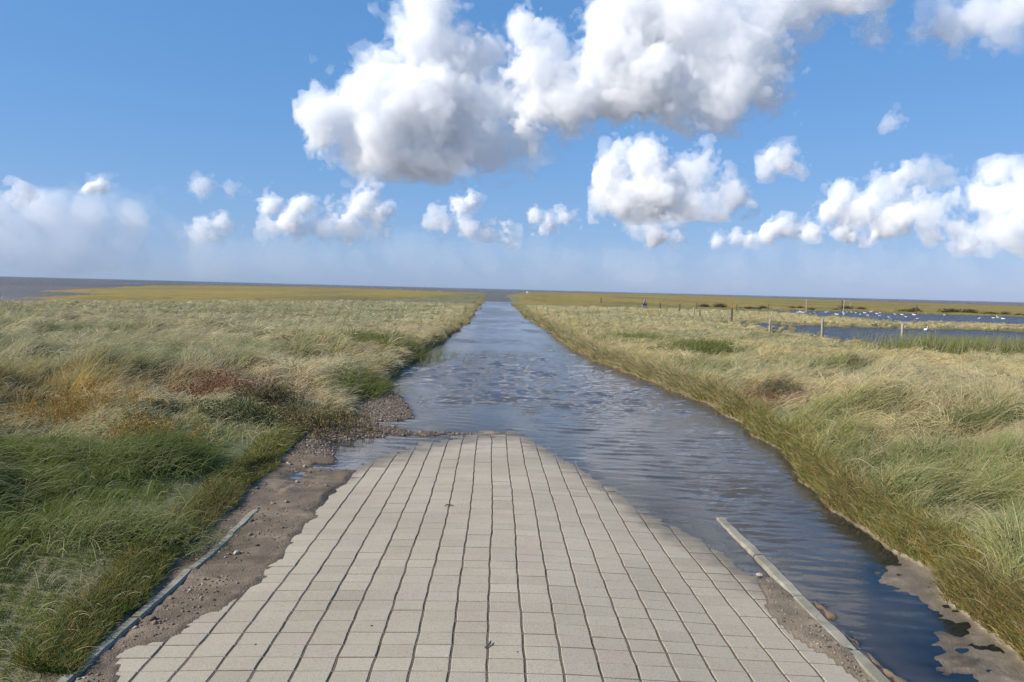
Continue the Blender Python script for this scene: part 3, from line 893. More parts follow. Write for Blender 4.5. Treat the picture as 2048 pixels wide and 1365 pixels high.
def blades(side, n, seed):
    rg = np.random.default_rng(seed)
    x, y = scatter(n, 3.3, 95, 2.0, side, rg)
    d = grid_at(G['dL'] if side < 0 else G['dR'], x, y)
    dM = grid_at(G['dM'], x, y)
    pd = grid_at(G['dP'], x, y)
    keep = (d > 0.02 + 0.05 * rg.random(n)) & (grid_at(GZ, x, y) > 0.004) & (dM < 0.5)
    x, y, d = x[keep], y[keep], d[keep]
    edge_in = d < 0.12
    # tufts: pull blades towards nearby clump centres
    cell = 0.05 + 0.012 * y
    kx, ky = np.floor(x / cell), np.floor(y / cell)
    hsh = np.sin(kx * 127.1 + ky * 311.7) * 43758.5453
    hs2 = np.sin(kx * 269.5 + ky * 183.3) * 43758.5453
    hsh, hs2 = hsh - np.floor(hsh), hs2 - np.floor(hs2)
    pull = 0.45 * rg.random(len(x))
    x = x + ((kx + hsh) * cell - x) * pull
    y = y + ((ky + hs2) * cell - y) * pull
    N = len(x)
    n1 = NZ[0](x, y, 4.0, 3)
    n2 = NZ[1](x, y, 1.3, 3)
    n3 = NZ[2](x * 0.7, y, 9.0, 2)
    n1, n2 = 1.25 * n1, 1.2 * n2
    far = sstep(9, 15, y)
    w = np.zeros((N, 8))
    e1 = rg.random((N, 8)) ** 1.5
    if side < 0:
        verge = sstep(3.6, 1.6, d + 0.3 * n2) * (1 - sstep(9.5, 12.5, y))
        lawn = sstep(2.2, 1.3, d + 0.35 * n2) * (1 - sstep(9.0, 11.0, y))
        short = lawn.copy()
        lawn = np.maximum(lawn, 1.0 * sstep(9.8, 8.2, y + 0.5 * n2))
        w[:, PALE] = 1.1 + 1.5 * n2 + 0.7 * n3
        w[:, STRAW] = 0.42 + 0.9 * n1 + 1.3 * sstep(3, .8, d) * far
        w[:, GREY] = 1.0 - 1.1 * n2 + 0.9 * n1 - 0.7 * sstep(3, .8, d) * far
        w[:, GREEN] = 0.35 - 0.5 * n1 + 0.6 * verge
        w[:, LUSH] = 0.05 + 2.6 * lawn
        w[:, GREEN] += 1.4 * lawn
        w[:, PALE] *= 1 - 0.96 * lawn
        w[:, STRAW] *= 1 - 0.96 * lawn
        w[:, GREY] *= 1 - 0.95 * lawn
        w[:, BROWN] = 0.1 + 1.5 * sstep(0.3, 0.05, d + 0.15 * n2) * (y < 9.5) + 0.3 * (n3 > .4)
        w[:, OLIVE] = 0.04 + 4.0 * blob(x, y, 130, 800, 1.5, 1.0) + 2.0 * blob(x, y, 300, 850, 1.2, .8) + 0.35 * sstep(.6, .2, d) * (y < 10) + 2.0 * blob(x, y, 10, 820, 1.0, 1.5)
        w[:, RED] = 0.02 + 5.0 * blob(x, y, 440, 790, 0.9, .9) + 1.2 * blob(x, y, 560, 800, .5, .7)
        w[:, LUSH] += 1.6 * blob(x, y, 520, 868, 1.0, .7) + 1.0 * blob(x, y, 330, 1000, 1.0, .6)
    else:
        edge = sstep(0.42, 0.1, d + 0.15 * n2) * (1 - far)
        lush = sstep(2.4, 0.5, d + 0.35 * n2) * (1 - 0.75 * sstep(16, 24, y))
        gold = sstep(3.2, 1.0, d) * sstep(16, 24, y)
        w[:, STRAW] = 1.35 + 0.9 * n1 + 0.6 * n2 + 2.0 * gold
        w[:, PALE] = 0.55 + 0.5 * n2 + 0.3 * n3
        w[:, GREY] = 0.42 - 0.7 * n1 + 1.2 * blob(x, y, 1250, 640, 4, 14) + 0.8 * blob(x, y, 1400, 690, 1.2, 3) + 0.9 * blob(x, y, 1750, 740, 2, 2)
        w[:, GREEN] = 0.35 - 0.5 * n2 + 0.8 * lush
        w[:, STRAW] *= 1 - 0.45 * lush
        w[:, PALE] *= 1 - 0.55 * lush
        w[:, LUSH] = 0.6 * lush * (0.4 + (n2 < 0))
        w[:, OLIVE] = 0.05 + 0.5 * edge
        w[:, BROWN] = 0.1 + 0.55 * sstep(0.4, 0.05, d) * (1 - far) + 1.6 * blob(x, y, 1900, 880, .8, .5) + .5 * blob(x, y, 1780, 860, .9, .5)
        w[:, RED] = 0.01 + 4.5 * blob(x, y, 1510, 808, 0.55, .8, .15) + 0.5 * edge * (n2 > 0.3)
        short = np.maximum(edge, 0)
    w = np.clip(w, 0, None)
    # each blade takes one kind, so colours mix by blades
    cw = np.cumsum(w, 1)
    pick = (rg.random(N)[:, None] * cw[:, -1:] > cw).sum(1)
    pick = np.minimum(pick, 7)
    mean = (w / cw[:, -1:]) @ PAL
    col = 0.55 * PAL[pick] + 0.45 * mean
    col = col * (0.75 + 0.5 * rg.random(N))[:, None] * (1 + 0.06 * rg.standard_normal((N, 3)))
    L = (0.21 + 0.24 * rg.random(N) + 0.09 * n1) * (1 - 0.45 * sstep(18, 40, y) * (side < 0)) * (1 - 0.62 * short) * (1 - 0.35 * sstep(0.5, 0.05, d))
    n4 = NZ[3](x, y, 0.42 + 0 * x, 2)
    n5 = NZ[4](x, y, 0.25, 2)
    L *= 1 + 0.55 * n4
    col *= (1 + 0.22 * n4 + 0.16 * n5)[:, None]
    gapd = grid_at(G['dL'], x, y) if side < 0 else 9.0
    L = np.where((side < 0) & (y < 10), L * (0.12 + 0.88 * sstep(0.25, 1.7, gapd)), L)
    for (su, sv, sr) in SHRUBS:
        L *= 1 - 0.72 * np.clip(1.6 * blob(x, y, su, sv, sr * 1.15, sr), 0, 1)
    L = np.where((pick == RED) | (pick == OLIVE), L * 0.85, L) * (1 - 0.55 * sstep(14, 30, y) * (side > 0))
    mat_ = np.clip(0.62 + 0.35 * n2 + 0.2 * n1, 0.15, 1.0) * (1 - 0.55 * short)
    mat_ = np.where((pick == RED) | (pick == OLIVE), mat_ * 0.45, mat_)
    up0 = 0.1 + 0.75 * mat_ * rg.random(N) + 0.25 * rg.random(N) + 0.35 * (hs2 - 0.4)
    up1 = up0 + 0.35 + 0.95 * mat_ + 0.25 * rg.random(N)
    up1 = np.minimum(up1, 2.0)
    head = wind(x, y) + 1.9 * (hsh - 0.5) + (0.6 + 0.5 * short) * rg.standard_normal(N)
    head = np.where((rg.random(N) < 0.10) | (edge_in & (rg.random(N) < 0.6)), rg.random(N) * 6.28, head)
    # long pale strands thrown over the top of the mat
    loose = rg.random(N) < (0.07 if side > 0 else 0.10) * (1 - 0.75 * short) * (1 - 0.65 * ((side < 0) & (y < 9.3)))
    L = np.where(loose, L * 1.1 + 0.18, L)
    col = np.where(loose[:, None], (0.35 * col + 0.65 * PAL[np.where(rg.random(N) < .6, PALE, GREY)] * (0.8 + .3 * rg.random(N))[:, None]), col)
    up1 = np.where(loose, up0 + 1.5, up1)
    rad = (0.0013 + 0.0009 * rg.random(N)) * np.maximum(1, y / 6.5) ** 0.85
    z = grid_at(GZ, x, y) - 0.01
    lab = 'tangled straw and green grass of the left meadow and verge' if side < 0 else 'wind combed straw and green grass on the right bank'
    curves_object('grass', np.stack([x, y, z], 1), head, L, rad, up0, up1, col, side=0.35 * rg.standard_normal(N),
                  kind='stuff', label=lab, category='grass')
    print('blades', N)

def fringe(seed, n):
    """Short brownish growth right down to the water along the right bank and along the left dirt edge."""
    rg = np.random.default_rng(seed)
    for P, key, sgn, ymax, lab in ((EDGE_R, 'dR', 1, 90, 'short olive brown growth along the right water edge'), (EDGE_L, 'dL', -1, 80, 'short brownish growth along the left verge edge')):
        seg = np.concatenate([[P[0] * 0], np.diff(P, axis=0)])[1:]
        ln = np.linalg.norm(seg, axis=1) * (P[1:, 1] < ymax) / np.maximum(P[1:, 1], 3) ** 1.1
        k = rg.choice(len(seg), n, p=ln / ln.sum())
        f = rg.random(n)
        x = P[k, 0] + seg[k, 0] * f + sgn * (rg.random(n) * 0.55 - 0.2) * (0.6 + P[k, 1] * 0.03)
        y = P[k, 1] + seg[k, 1] * f
        d = grid_at(G[key], x, y)
        ok = (d > -0.015 + 0.02 * rg.random(n)) & (d < 0.30) & (y > 3.2)
        x, y, d = x[ok], y[ok], d[ok]
        N = len(x)
        n2 = NZ[1](x, y, 0.7, 3)
        pick = np.where(rg.random(N) < 0.16 + 0.3 * n2, BROWN, np.where(rg.random(N) < 0.14, OLIVE, np.where(rg.random(N) < 0.35, LUSH, np.where(rg.random(N) < (0.4 if sgn > 0 else 0.05), STRAW, GREEN))))
        far = sstep(11, 18, y)
        pick = np.where(rg.random(N) < far * 0.8, np.where(rg.random(N) < .6, STRAW, GREY), pick)
        col = PAL[pick] * (0.6 + 0.6 * rg.random(N))[:, None]
        L = (0.05 + 0.09 * rg.random(N) + 0.10 * sstep(0.05, 0.4, d)) * (1 + 1.2 * far) * (0.75 if sgn < 0 else 1.25)
        up0 = 0.2 + 0.6 * rg.random(N)
        curves_object('grass', np.stack([x, y, grid_at(GZ, x, y) - 0.005], 1), rg.random(N) * 6.28, L, 0.0014 * np.maximum(1, y / 6.5) ** .85 * (0.7 + .6 * rg.random(N)), up0,
                      up0 + 0.4 + 0.6 * rg.random(N), col, kind='stuff', label=lab, category='grass')
fringe(55, 150000)
blades(-1, 520000, 41)
blades(1, 520000, 42)
lap('grass')
# ------------------------------------------------------------------ plants that stand out
def gz(x, y):
    return float(grid_at(GZ, np.array(float(x)), np.array(float(y))))

def rush(name, label, cat, u, v, z, wx, wy, n, L, cols, upright=0.25, seed=0, rad=0.0022, lean=0.5):
    rg = np.random.default_rng(900 + seed)
    cx, cy = at(u, v, z)
    x, y = cx + wx * rg.standard_normal(n) * 0.5, cy + wy * rg.standard_normal(n) * 0.5
    zz = np.maximum(grid_at(GZ, x, y), -0.05) - 0.01
    c = np.array(cols)[rg.integers(0, len(cols), n)] * (0.7 + 0.6 * rg.random(n))[:, None]
    up0 = upright * rg.random(n)
    curves_object(name, np.stack([x, y, zz], 1), 0.2 + 1.1 * rg.standard_normal(n), L * (0.55 + 0.6 * rg.random(n)),
                  np.full(n, rad * max(1, cy / 9)), up0, up0 + lean * (0.4 + rg.random(n)), c, follow=False, label=label, category=cat)

G1, G2, G3 = (.13, .155, .03), (.20, .205, .06), (.075, .105, .015)
rush('rushes', 'tall grey green rushes standing at the pond edge right of the nearest post', 'rushes', 1915, 704, 0.3, 2.6, 2.0, 2600, 0.75, [G1, G2, (.26, .24, .12)], seed=1)
rush('grass_tussock', 'dark green round tussock in the straw grass halfway up the right bank', 'tussock', 1398, 697, 0.4, 1.1, 1.3, 2200, 0.42, [G1, G2, G3], 0.9, seed=2, lean=1.1)
rush('grass_tussock', 'olive green bushy tussock on the left bank above the water edge', 'tussock', 752, 697, 0.3, 1.5, 2.0, 2400, 0.5, [G1, G3, (.22, .19, .05)], 0.7, seed=3, lean=0.9)
rush('grass_tussock', 'dark green tussock leaning over the water at the left bank corner', 'tussock', 715, 760, 0.3, 0.5, 1.0, 1500, 0.42, [G1, G3, G2], 0.9, seed=4, lean=1.2)
rush('grass_tussock', 'dark green overhanging tussock in the left verge beside the dirt', 'tussock', 325, 905, 0.3, 0.45, 0.4, 2000, 0.40, [G1, G3, G3], 1.0, seed=5, lean=1.5, rad=0.0018)
rush('grass_tussock', 'silvery green drooping tussock in the left foreground', 'tussock', 180, 925, 0.3, 0.8, 0.35, 1700, 0.5, [(.17, .21, .05), (.27, .27, .11), G2, G1, G3], 1.0, seed=6, lean=1.5, rad=0.0017)
rush('grass_tussock', 'pale straw and green strands flopped over in the lower left verge', 'tussock', 225, 1045, 0.25, 0.6, 0.4, 1700, 0.36, [(.19, .22, .06), (.33, .31, .15), G2, G1, G1], 1.1, seed=7, lean=1.4, rad=0.0016)
rush('grass_tussock', 'deep green hollow of bent grass on the right bank', 'tussock', 1900, 850, 0.5, 0.8, 0.4, 2400, 0.45, [G1, G3, G3], 1.1, seed=8, lean=1.4, rad=0.0017)
rush('grass_tussock', 'small green tussock on the far right meadow near the post row', 'tussock', 1270, 672, 0.3, 1.6, 2.2, 1500, 0.35, [G1, G2], 0.9, seed=9, lean=1.1)

def leaf_mat(name, cols):
    t = NT(name)
    c = t.ramp(t.attr('shade'), [(k / max(1, len(cols) - 1), c) for k, c in enumerate(cols)])
    d = t.n('ShaderNodeBsdfPrincipled', {'Base Color': c, 'Roughness': 0.7})
    tr = t.n('ShaderNodeBsdfTranslucent', {'Color': c})
    return t.done(t.n('ShaderNodeMixShader', {0: 0.25, 1: d.outputs[0], 2: tr.outputs[0]}).outputs[0])

def shrub(name, label, u, v, z, wx, wy, h, stems, leaves, leaf, mat, stemcol, seed):
    """Low saltmarsh shrub: twiggy stems with many small leaves."""
    rg = np.random.default_rng(300 + seed)
    cx, cy = at(u, v, z)
    root = link(bpy.data.objects.new(name, None), label=label, category='shrub')
    root.location = (cx, cy, gz(cx, cy))
    x, y = wx * rg.standard_normal(stems) * 0.42, wy * rg.standard_normal(stems) * 0.42
    z0 = grid_at(GZ, cx + x, cy + y) - gz(cx, cy) - 0.02
    L = h * (0.5 + 0.7 * rg.random(stems)) * np.exp(-((x / wx) ** 2 + (y / wy) ** 2) * 0.6)
    az = rg.random(stems) * 6.28
    up = 0.15 + 0.7 * rg.random(stems)
    n = len(x)
    P = np.zeros((n, 5, 3))
    for k in range(5):
        s = k / 4
        a = up * (0.6 + 0.7 * s)
        P[:, k] = np.stack([x + L * s * np.sin(a) * np.cos(az) + 0.2 * L * s * s, y + L * s * np.sin(a) * np.sin(az), z0 + L * s * np.cos(a)], 1)
    cu = bpy.data.hair_curves.new('stems')
    cu.add_curves([5] * n)
    cu.position_data.foreach_set('vector', P.astype(np.float32).ravel())
    a = cu.attributes.new('radius', 'FLOAT', 'POINT')
    a.data.foreach_set('value', np.tile(np.linspace(0.003, 0.001, 5), n).astype(np.float32))
    a = cu.attributes.new('col', 'FLOAT_COLOR', 'CURVE')
    a.data.foreach_set('color', np.concatenate([np.array(stemcol)[None] * (0.7 + 0.6 * rg.random(n))[:, None], np.ones((n, 1))], 1).astype(np.float32).ravel())
    cu.materials.append(GR_MAT)
    link(bpy.data.objects.new('stems', cu), root, kind='stuff')
    i = rg.integers(0, n, leaves)
    s = 0.2 + 0.85 * rg.random(leaves) ** 0.7
    k = np.minimum((s * 4).astype(int), 3)
    f = np.minimum(s * 4 - k, 1.15)[:, None]
    c = P[i, k] * (1 - f) + P[i, k + 1] * f + rg.standard_normal((leaves, 3)) * 0.018
    d1 = rg.standard_normal((leaves, 3))
    d1 /= np.linalg.norm(d1, axis=1)[:, None]
    d2 = np.cross(d1, rg.standard_normal((leaves, 3)))
    d2 /= np.linalg.norm(d2, axis=1)[:, None]
    sz = leaf * (0.6 + 0.8 * rg.random(leaves))[:, None]
    V = np.stack([c - d1 * sz, c - d2 * sz * 0.35, c + d1 * sz, c + d2 * sz * 0.35], 1).reshape(-1, 3)
    me = mesh_np('leaves', V, quads=np.arange(leaves * 4).reshape(-1, 4), mat=mat, smooth=False)
    attr(me, 'shade', np.repeat(np.clip(rg.random(leaves) * 0.8 + 0.2 * rg.random(n)[i], 0, 1), 4))
    link(bpy.data.objects.new('leaves', me), root, kind='stuff')
    return root
M_RED = leaf_mat('red_leaf', [(.13, .045, .03), (.24, .09, .045), (.27, .15, .06), (.17, .13, .05)])
M_DARK = leaf_mat('dark_leaf', [(.05, .035, .025), (.10, .075, .03), (.16, .14, .05), (.10, .11, .035)])
M_OLV = leaf_mat('olive_leaf', [(.09, .085, .03), (.17, .15, .05), (.24, .17, .06), (.12, .14, .04)])
M_ORG = leaf_mat('orange_leaf', [(.20, .11, .02), (.33, .19, .03), (.36, .23, .05), (.22, .20, .04)])
shrub('shrub', 'low rusty red leafy shrub behind the green verge left of the road', 445, 792, 0.3, 1.1, 0.8, 0.36, 260, 5200, .016, M_RED, (.16, .07, .04), 1)
shrub('shrub', 'blackish brown shrub just right of the rusty red one', 545, 806, 0.3, 0.5, 0.7, 0.40, 200, 3600, .017, M_DARK, (.08, .05, .035), 2)
shrub('shrub', 'olive brown bushy shrub at the edge of the gravel bar', 630, 838, 0.2, 0.85, 0.8, 0.36, 260, 5600, .016, M_OLV, (.13, .09, .05), 3)
shrub('shrub', 'dark green low shrub in front of the rusty red one', 480, 832, 0.25, 0.7, 0.5, 0.30, 200, 3600, .017, leaf_mat('green_leaf', [(.05, .075, .02), (.09, .12, .03), (.13, .14, .04)]), (.08, .08, .03), 4)
shrub('shrub', 'orange yellow feathery shrub in the grass at the left edge', 130, 835, 0.3, 1.2, 0.8, 0.40, 300, 5200, .014, M_ORG, (.26, .16, .04), 5)
shrub('shrub', 'smaller orange brown shrub right of the orange yellow one', 290, 868, 0.3, 0.8, 0.5, 0.28, 200, 3000, .014, M_ORG, (.24, .15, .05), 6)
shrub('shrub', 'rusty red low shrub on the right bank just above the water', 1500, 815, 0.15, 0.5, 0.8, 0.28, 200, 3200, .015, M_RED, (.18, .08, .05), 7)
shrub('shrub', 'dark brown dead looking shrub behind the rusty red one on the right bank', 1560, 792, 0.3, 0.6, 0.7, 0.32, 180, 2200, .015, M_DARK, (.14, .10, .07), 8)

# dark scrub along the far shore of the pond
def scrub_mesh():
    rg = np.random.default_rng(61)
    n = 700
    c = rg.standard_normal((n, 3)) * np.array([0.5, 0.3, 0.2]) + np.array([0, 0, 0.22])
    c[:, 2] = np.abs(c[:, 2])
    d1, d2 = rg.standard_normal((n, 3)) * 0.07, rg.standard_normal((n, 3)) * 0.05
    V = np.stack([c - d1, c - d2, c + d1, c + d2], 1).reshape(-1, 3)
    me = mesh_np('scrub', V, quads=np.arange(n * 4).reshape(-1, 4), mat=M_DARK, smooth=False)
    attr(me, 'shade', np.repeat(rg.random(n) * 0.6, 4))
    return me
SCRUB = scrub_mesh()
BUSH_LABELS = {
 (1499, 619): 'large black bush at the left end of the far shore scrub, above the whitish post',
 (1525, 618.5): 'small black bush between the large left end bush and the thin distant post',
 (1585, 619): 'small black bush a little left of the tall pale post on the far shore',
 (1600, 619): 'narrow black bush nearly touching the left side of the tall pale far post',
 (1622, 620.5): 'black bush just right of the tall pale post on the far shore',
 (1672, 621): 'small black bush against the left side of the tall dark far post',
 (1692, 620): 'wide black bush at the foot of the tall pair of far posts',
 (1722, 620.5): 'small lone black bush right of the pair of far posts and their short neighbour',
 (1818, 625.5): 'longest black bush on the far shore, ending at the brown post',
 (1830, 624.5): 'tall narrow black bush right against the brown far post',
 (1902, 627.5): 'long black bush in the gap right of the brown far post',
 (1938, 628): 'black bush between the long one past the brown post and the rightmost group',
 (1980, 630): 'black bush leading the rightmost group on the far shore',
 (2010, 631): 'middle black bush of the rightmost group on the far shore',
 (2038, 632): 'small black bush at the right edge of the picture on the far shore',
 (1440, 617): 'low dark bush left of the tall dark post, on the far meadow side',
 (1408, 616): 'low dark bush behind the short dark post near the thin whitish one',
}
for (u, v, w) in [(1499, 619, 22), (1525, 618.5, 12), (1585, 619, 10), (1600, 619, 8), (1622, 620.5, 13), (1672, 621, 10), (1692, 620, 20), (1722, 620.5, 12), (1818, 625.5, 34), (1830, 624.5, 10),
                  (1902, 627.5, 26), (1938, 628, 20), (1980, 630, 18), (2010, 631, 14), (2038, 632, 12), (1440, 617, 16), (1408, 616, 14)]:
    x, y = at(u, v, 0.05)
    o = bpy.data.objects.new('bush', SCRUB)
    s = w / F * y / 1.7
    o.location = (x, y, max(gz(x, y), 0.0) - 0.04)
    o.scale = (s * 1.25, s, random.uniform(0.55, 1.1))
    o.rotation_euler.z = random.uniform(-0.3, 0.3)
    link(o, label=BUSH_LABELS[(u, v)], category='bush', group='dark bushes along the far pond shore')

# ------------------------------------------------------------------ fence posts
def wood_mat(name, a, b):
    t = NT(name)
    g = t.noise(14, 5, 0.65, vec=t.n('ShaderNodeTexCoord').outputs['Object'], stretch=(3, 3, 0.25))
    c = t.mix(g, a, b)
    return t.done(t.bsdf(c, 0.9, t.bump(g, 0.8, 0.01)))
W_PALE = wood_mat('pale_weathered_wood', (.20, .17, .13), (.46, .41, .33))
W_DARK = wood_mat('dark_weathered_wood', (.035, .03, .026), (.12, .10, .085))
def post_mesh(rad, h, mat, seed):
    rg = np.random.default_rng(seed)
    bm = bmesh.new()
    n, K = 10, 7
    zs = np.concatenate([[-0.35], np.linspace(0, h, K)])
    rings = []
    for z in zs:
        off = rg.normal(0, rad * 0.05, 2)
        rings.append([bm.verts.new((rad * (1 + 0.09 * math.sin(3 * a + seed) + rg.normal(0, .02)) * math.cos(a) + off[0],
                                    rad * (1 + 0.09 * math.cos(2 * a + seed)) * math.sin(a) + off[1], z)) for a in np.arange(n) * 2 * math.pi / n])
    rings.append([bm.verts.new((v.co.x * 0.82, v.co.y * 0.82, h + 0.012 + 0.02 * math.sin(k))) for k, v in enumerate(rings[-1])])
    for a, b in zip(rings[:-1], rings[1:]):
        for e in range(n):
            bm.faces.new((a[e], a[(e + 1) % n], b[(e + 1) % n], b[e]))
    bm.faces.new(rings[-1])
    bm.faces.new(rings[0][::-1])
    me = bpy.data.meshes.new('fence_post')
    bm.to_mesh(me)
    bm.free()
    me.materials.append(mat)
    me.polygons.foreach_set('use_smooth', [True] * len(me.polygons))
    return me
POSTS = [
 (1804, 690, 649, 6.4, 1, 'thick pale wooden post, the nearest of the row along the pond'),
 (1644, 674, 639, 4.8, 1, 'pale grey wooden post, second nearest of the row along the pond'),
 (1539, 661, 639, 4.0, 1, 'short whitish wooden post at the tip of the near pond'),
 (1463, 644, 617, 3.6, 0, 'tall dark wooden post beside the straw spit'),
 (1387, 634, 616, 2.6, 1, 'thin whitish post left of the tall dark post'),
 (1399, 634, 621, 2.4, 0, 'short dark post just right of the thin whitish one'),
 (1359, 625.5, 609, 2.4, 0, 'dark post between the thin whitish post and the leaning pair'),
 (1320, 620.5, 607, 2.2, 0, 'small dark post next to the leaning pair on the far meadow'),
 (1393, 618, 606, 1.8, 0, 'thin dark distant post behind the thin whitish one'),
 (1202, 606.5, 596, 2.0, 0, 'lone dark post far out in the right meadow, closest to the road'),
 (1473, 621.5, 609.5, 1.7, 0, 'thin dark distant post above the tall dark post'),
 (1537, 620, 609, 1.7, 0, 'thin dark distant post above the short whitish post'),
 (1613, 623, 599.5, 2.0, 1, 'tall pale post on the far pond shore'),
 (1682.5, 623.5, 600.5, 2.3, 0, 'tall dark post on the far pond shore among black scrub'),
 (1687, 623.5, 601, 1.5, 1, 'slim pale post touching the tall dark one on the far shore'),
 (1701, 618, 607, 1.6, 1, 'short pale post right of the tall pair on the far shore'),
 (1832, 626, 611.5, 2.2, 0, 'brown post at the end of the longest black bush on the far shore'),
]
for k, (u, vb, vt, w, pale, lab) in enumerate(POSTS):
    x, y = at(u, vb, 0.2)
    h = (vb - vt) / F * y * 1.02
    g = max(gz(x, y), -0.05)
    o = bpy.data.objects.new('fence_post', post_mesh(w / 2 / F * y, h + 0.2 - g, W_PALE if pale else W_DARK, k))
    o.location = (x, y, g)
    o.rotation_euler = (random.gauss(0, 0.02), random.gauss(0.02, 0.025), random.random() * 6)
    link(o, label=lab, category='post', group='fence posts by the pond')
# two old posts leaning together, with a cross rail
x, y = at(1288, 619, 0.25)
pair = link(bpy.data.objects.new('leaning_posts', None), label='pair of weathered grey posts leaning together on the far right meadow', category='gate post')
pair.location = (x, y, gz(x, y))
for dx, ry_, hh in ((-0.2, 0.22, 0.85), (0.12, -0.06, 1.05), (0.24, -0.02, 0.75)):
    o = bpy.data.objects.new('post', post_mesh(0.085, hh, wood_mat('grey_weathered_wood', (.14, .12, .125), (.30, .27, .28)), 40 + int(hh * 10)))
    o.location = (dx, 0, 0)
    o.rotation_euler = (0, ry_, 0)
    link(o, pair)
bm = bmesh.new()
bmesh.ops.create_cube(bm, size=1)
bmesh.ops.scale(bm, vec=(0.5, 0.05, 0.12), verts=bm.verts)
bmesh.ops.bevel(bm, geom=bm.edges[:], offset=0.01, segments=1, affect='EDGES')
me = bpy.data.meshes.new('rail')
bm.to_mesh(me)
bm.free()
me.materials.append(W_DARK)
o = bpy.data.objects.new('rail', me)
o.location = (0.02, -0.1, 0.55)
link(o, pair)
# white marker beside the road, far out
t = NT('white_paint')
WHITE = t.done(t.bsdf(t.mix(t.noise(6, 4), (.7, .7, .68), (.82, .82, .8)), 0.5))
x, y = at(1054, 588.6, 0.25)
mk = link(bpy.data.objects.new('marker_post', None), label='tiny white marker post far away right of the flooded road', category='marker')
mk.location = (x, y, gz(x, y))
link(bpy.data.objects.new('post', post_mesh(0.09, 0.9, WHITE, 71)), mk)
bm = bmesh.new()
bmesh.ops.create_cube(bm, size=1)
bmesh.ops.scale(bm, vec=(0.75, 0.06, 0.65), verts=bm.verts)
bmesh.ops.bevel(bm, geom=bm.edges[:], offset=0.015, segments=2, affect='EDGES')
me = bpy.data.meshes.new('board')
bm.to_mesh(me)
bm.free()
me.materials.append(WHITE)
o = bpy.data.objects.new('board', me)
o.location = (0, -0.14, 0.85)
link(o, mk)

# ------------------------------------------------------------------ birds on the pond
t = NT('white_feathers')
FEATHER = t.done(t.bsdf(t.mix(t.noise(30, 3), (.74, .74, .72), (.84, .84, .83)), 0.7))
t = NT('bird_beak')
BEAK = t.done(t.bsdf(t.mix(t.noise(30, 2), (.5, .26, .05), (.6, .34, .08)), 0.5))
def bird_mesh(neck):
    """Swimming white bird: boat-shaped body, raised tail, curved neck, head; beak in its own material."""
    bm = bmesh.new()
    spine = [(-0.30, 0.10, 0.012, 0.010), (-0.22, 0.085, 0.06, 0.045), (-0.08, 0.07, 0.115, 0.085), (0.08, 0.065, 0.12, 0.09), (0.19, 0.085, 0.085, 0.08),
             (0.235, 0.13 + neck * 0.25, 0.04, 0.04), (0.25, 0.17 + neck * 0.7, 0.032, 0.032), (0.265, 0.20 + neck, 0.045, 0.043), (0.30, 0.205 + neck, 0.038, 0.035), (0.325, 0.20 + neck, 0.015, 0.013)]
    rings, n = [], 8
    for i, (px, pz, ry_, rz) in enumerate(spine):
        q0, q1 = spine[max(0, i - 1)], spine[min(len(spine) - 1, i + 1)]
        tx, tz = q1[0] - q0[0], q1[1] - q0[1]
        l = math.hypot(tx, tz)
        nx, nz = -tz / l, tx / l
        rings.append([bm.verts.new((px + nx * rz * math.sin(a), ry_ * math.cos(a), pz + nz * rz * math.sin(a))) for a in np.arange(n) * 2 * math.pi / n])
    for a, b in zip(rings[:-1], rings[1:]):
        for e in range(n):
            bm.faces.new((a[e], a[(e + 1) % n], b[(e + 1) % n], b[e]))
    bm.faces.new(rings[0][::-1])
    bm.faces.new(rings[-1])
    tip = bm.verts.new((0.40, 0, 0.188 + neck))
    for e in range(n):
        f = bm.faces.new((rings[-1][e], rings[-1][(e + 1) % n], tip))
        f.material_index = 1
    me = bpy.data.meshes.new('bird')
    bm.to_mesh(me)
    bm.free()
    me.materials.append(FEATHER)
    me.materials.append(BEAK)
    me.polygons.foreach_set('use_smooth', [True] * len(me.polygons))
    return me
BIRDS = [bird_mesh(0.0), bird_mesh(0.03), bird_mesh(0.14)]
spots = [(1598 + a / 4.551, 560 + b / 4.551) for a, b in
         [(145,296),(245,291),(262,287),(338,309),(352,317),(398,291),(407,304),(440,293),(482,291),(520,298),(555,313),(600,298),(652,290),(710,304),(742,298),(735,322),(625,319),
          (820,336),(840,292),(876,311),(940,313),(975,333),(1050,316),(1076,349),(1165,307),(1327,317),(1610,304),(1636,352),(1735,312),(1770,343),(1812,339),(1860,351),(1955,326),(2035,329),(10,293),(38,293)]]
spots += [(1150 + a / 4.551, 560 + b / 4.551) for a, b in [(1525,300),(1562,298),(1610,297),(1850,297),(1893,292),(1920,300),(2030,294)]]
for k, (u, v) in enumerate(spots):
    x, y = at(u, v + 1.2, 0.0)
    o = bpy.data.objects.new('white_bird', BIRDS[0 if k % 3 else (1 if k % 2 else 2)])
    s = random.uniform(0.5, 0.9)
    o.location = (x, y, -0.03)
    o.scale = (s, s, s)
    o.rotation_euler.z = random.choice([math.pi, math.pi, 0.0]) + random.gauss(0, 0.5)
    link(o, label='white bird afloat in the scattered flock on the far dark pond', category='bird', group='white birds on the far pond')
x, y = at(1851, 660, 0.0)
o = bpy.data.objects.new('white_bird', BIRDS[2])
o.location = (x, y, -0.03)
o.scale = (0.55, 0.55, 0.75)
o.rotation_euler.z = -1.2
link(o, label='lone white bird on the nearer pond right of the nearest post', category='bird', group='white birds on the ponds')

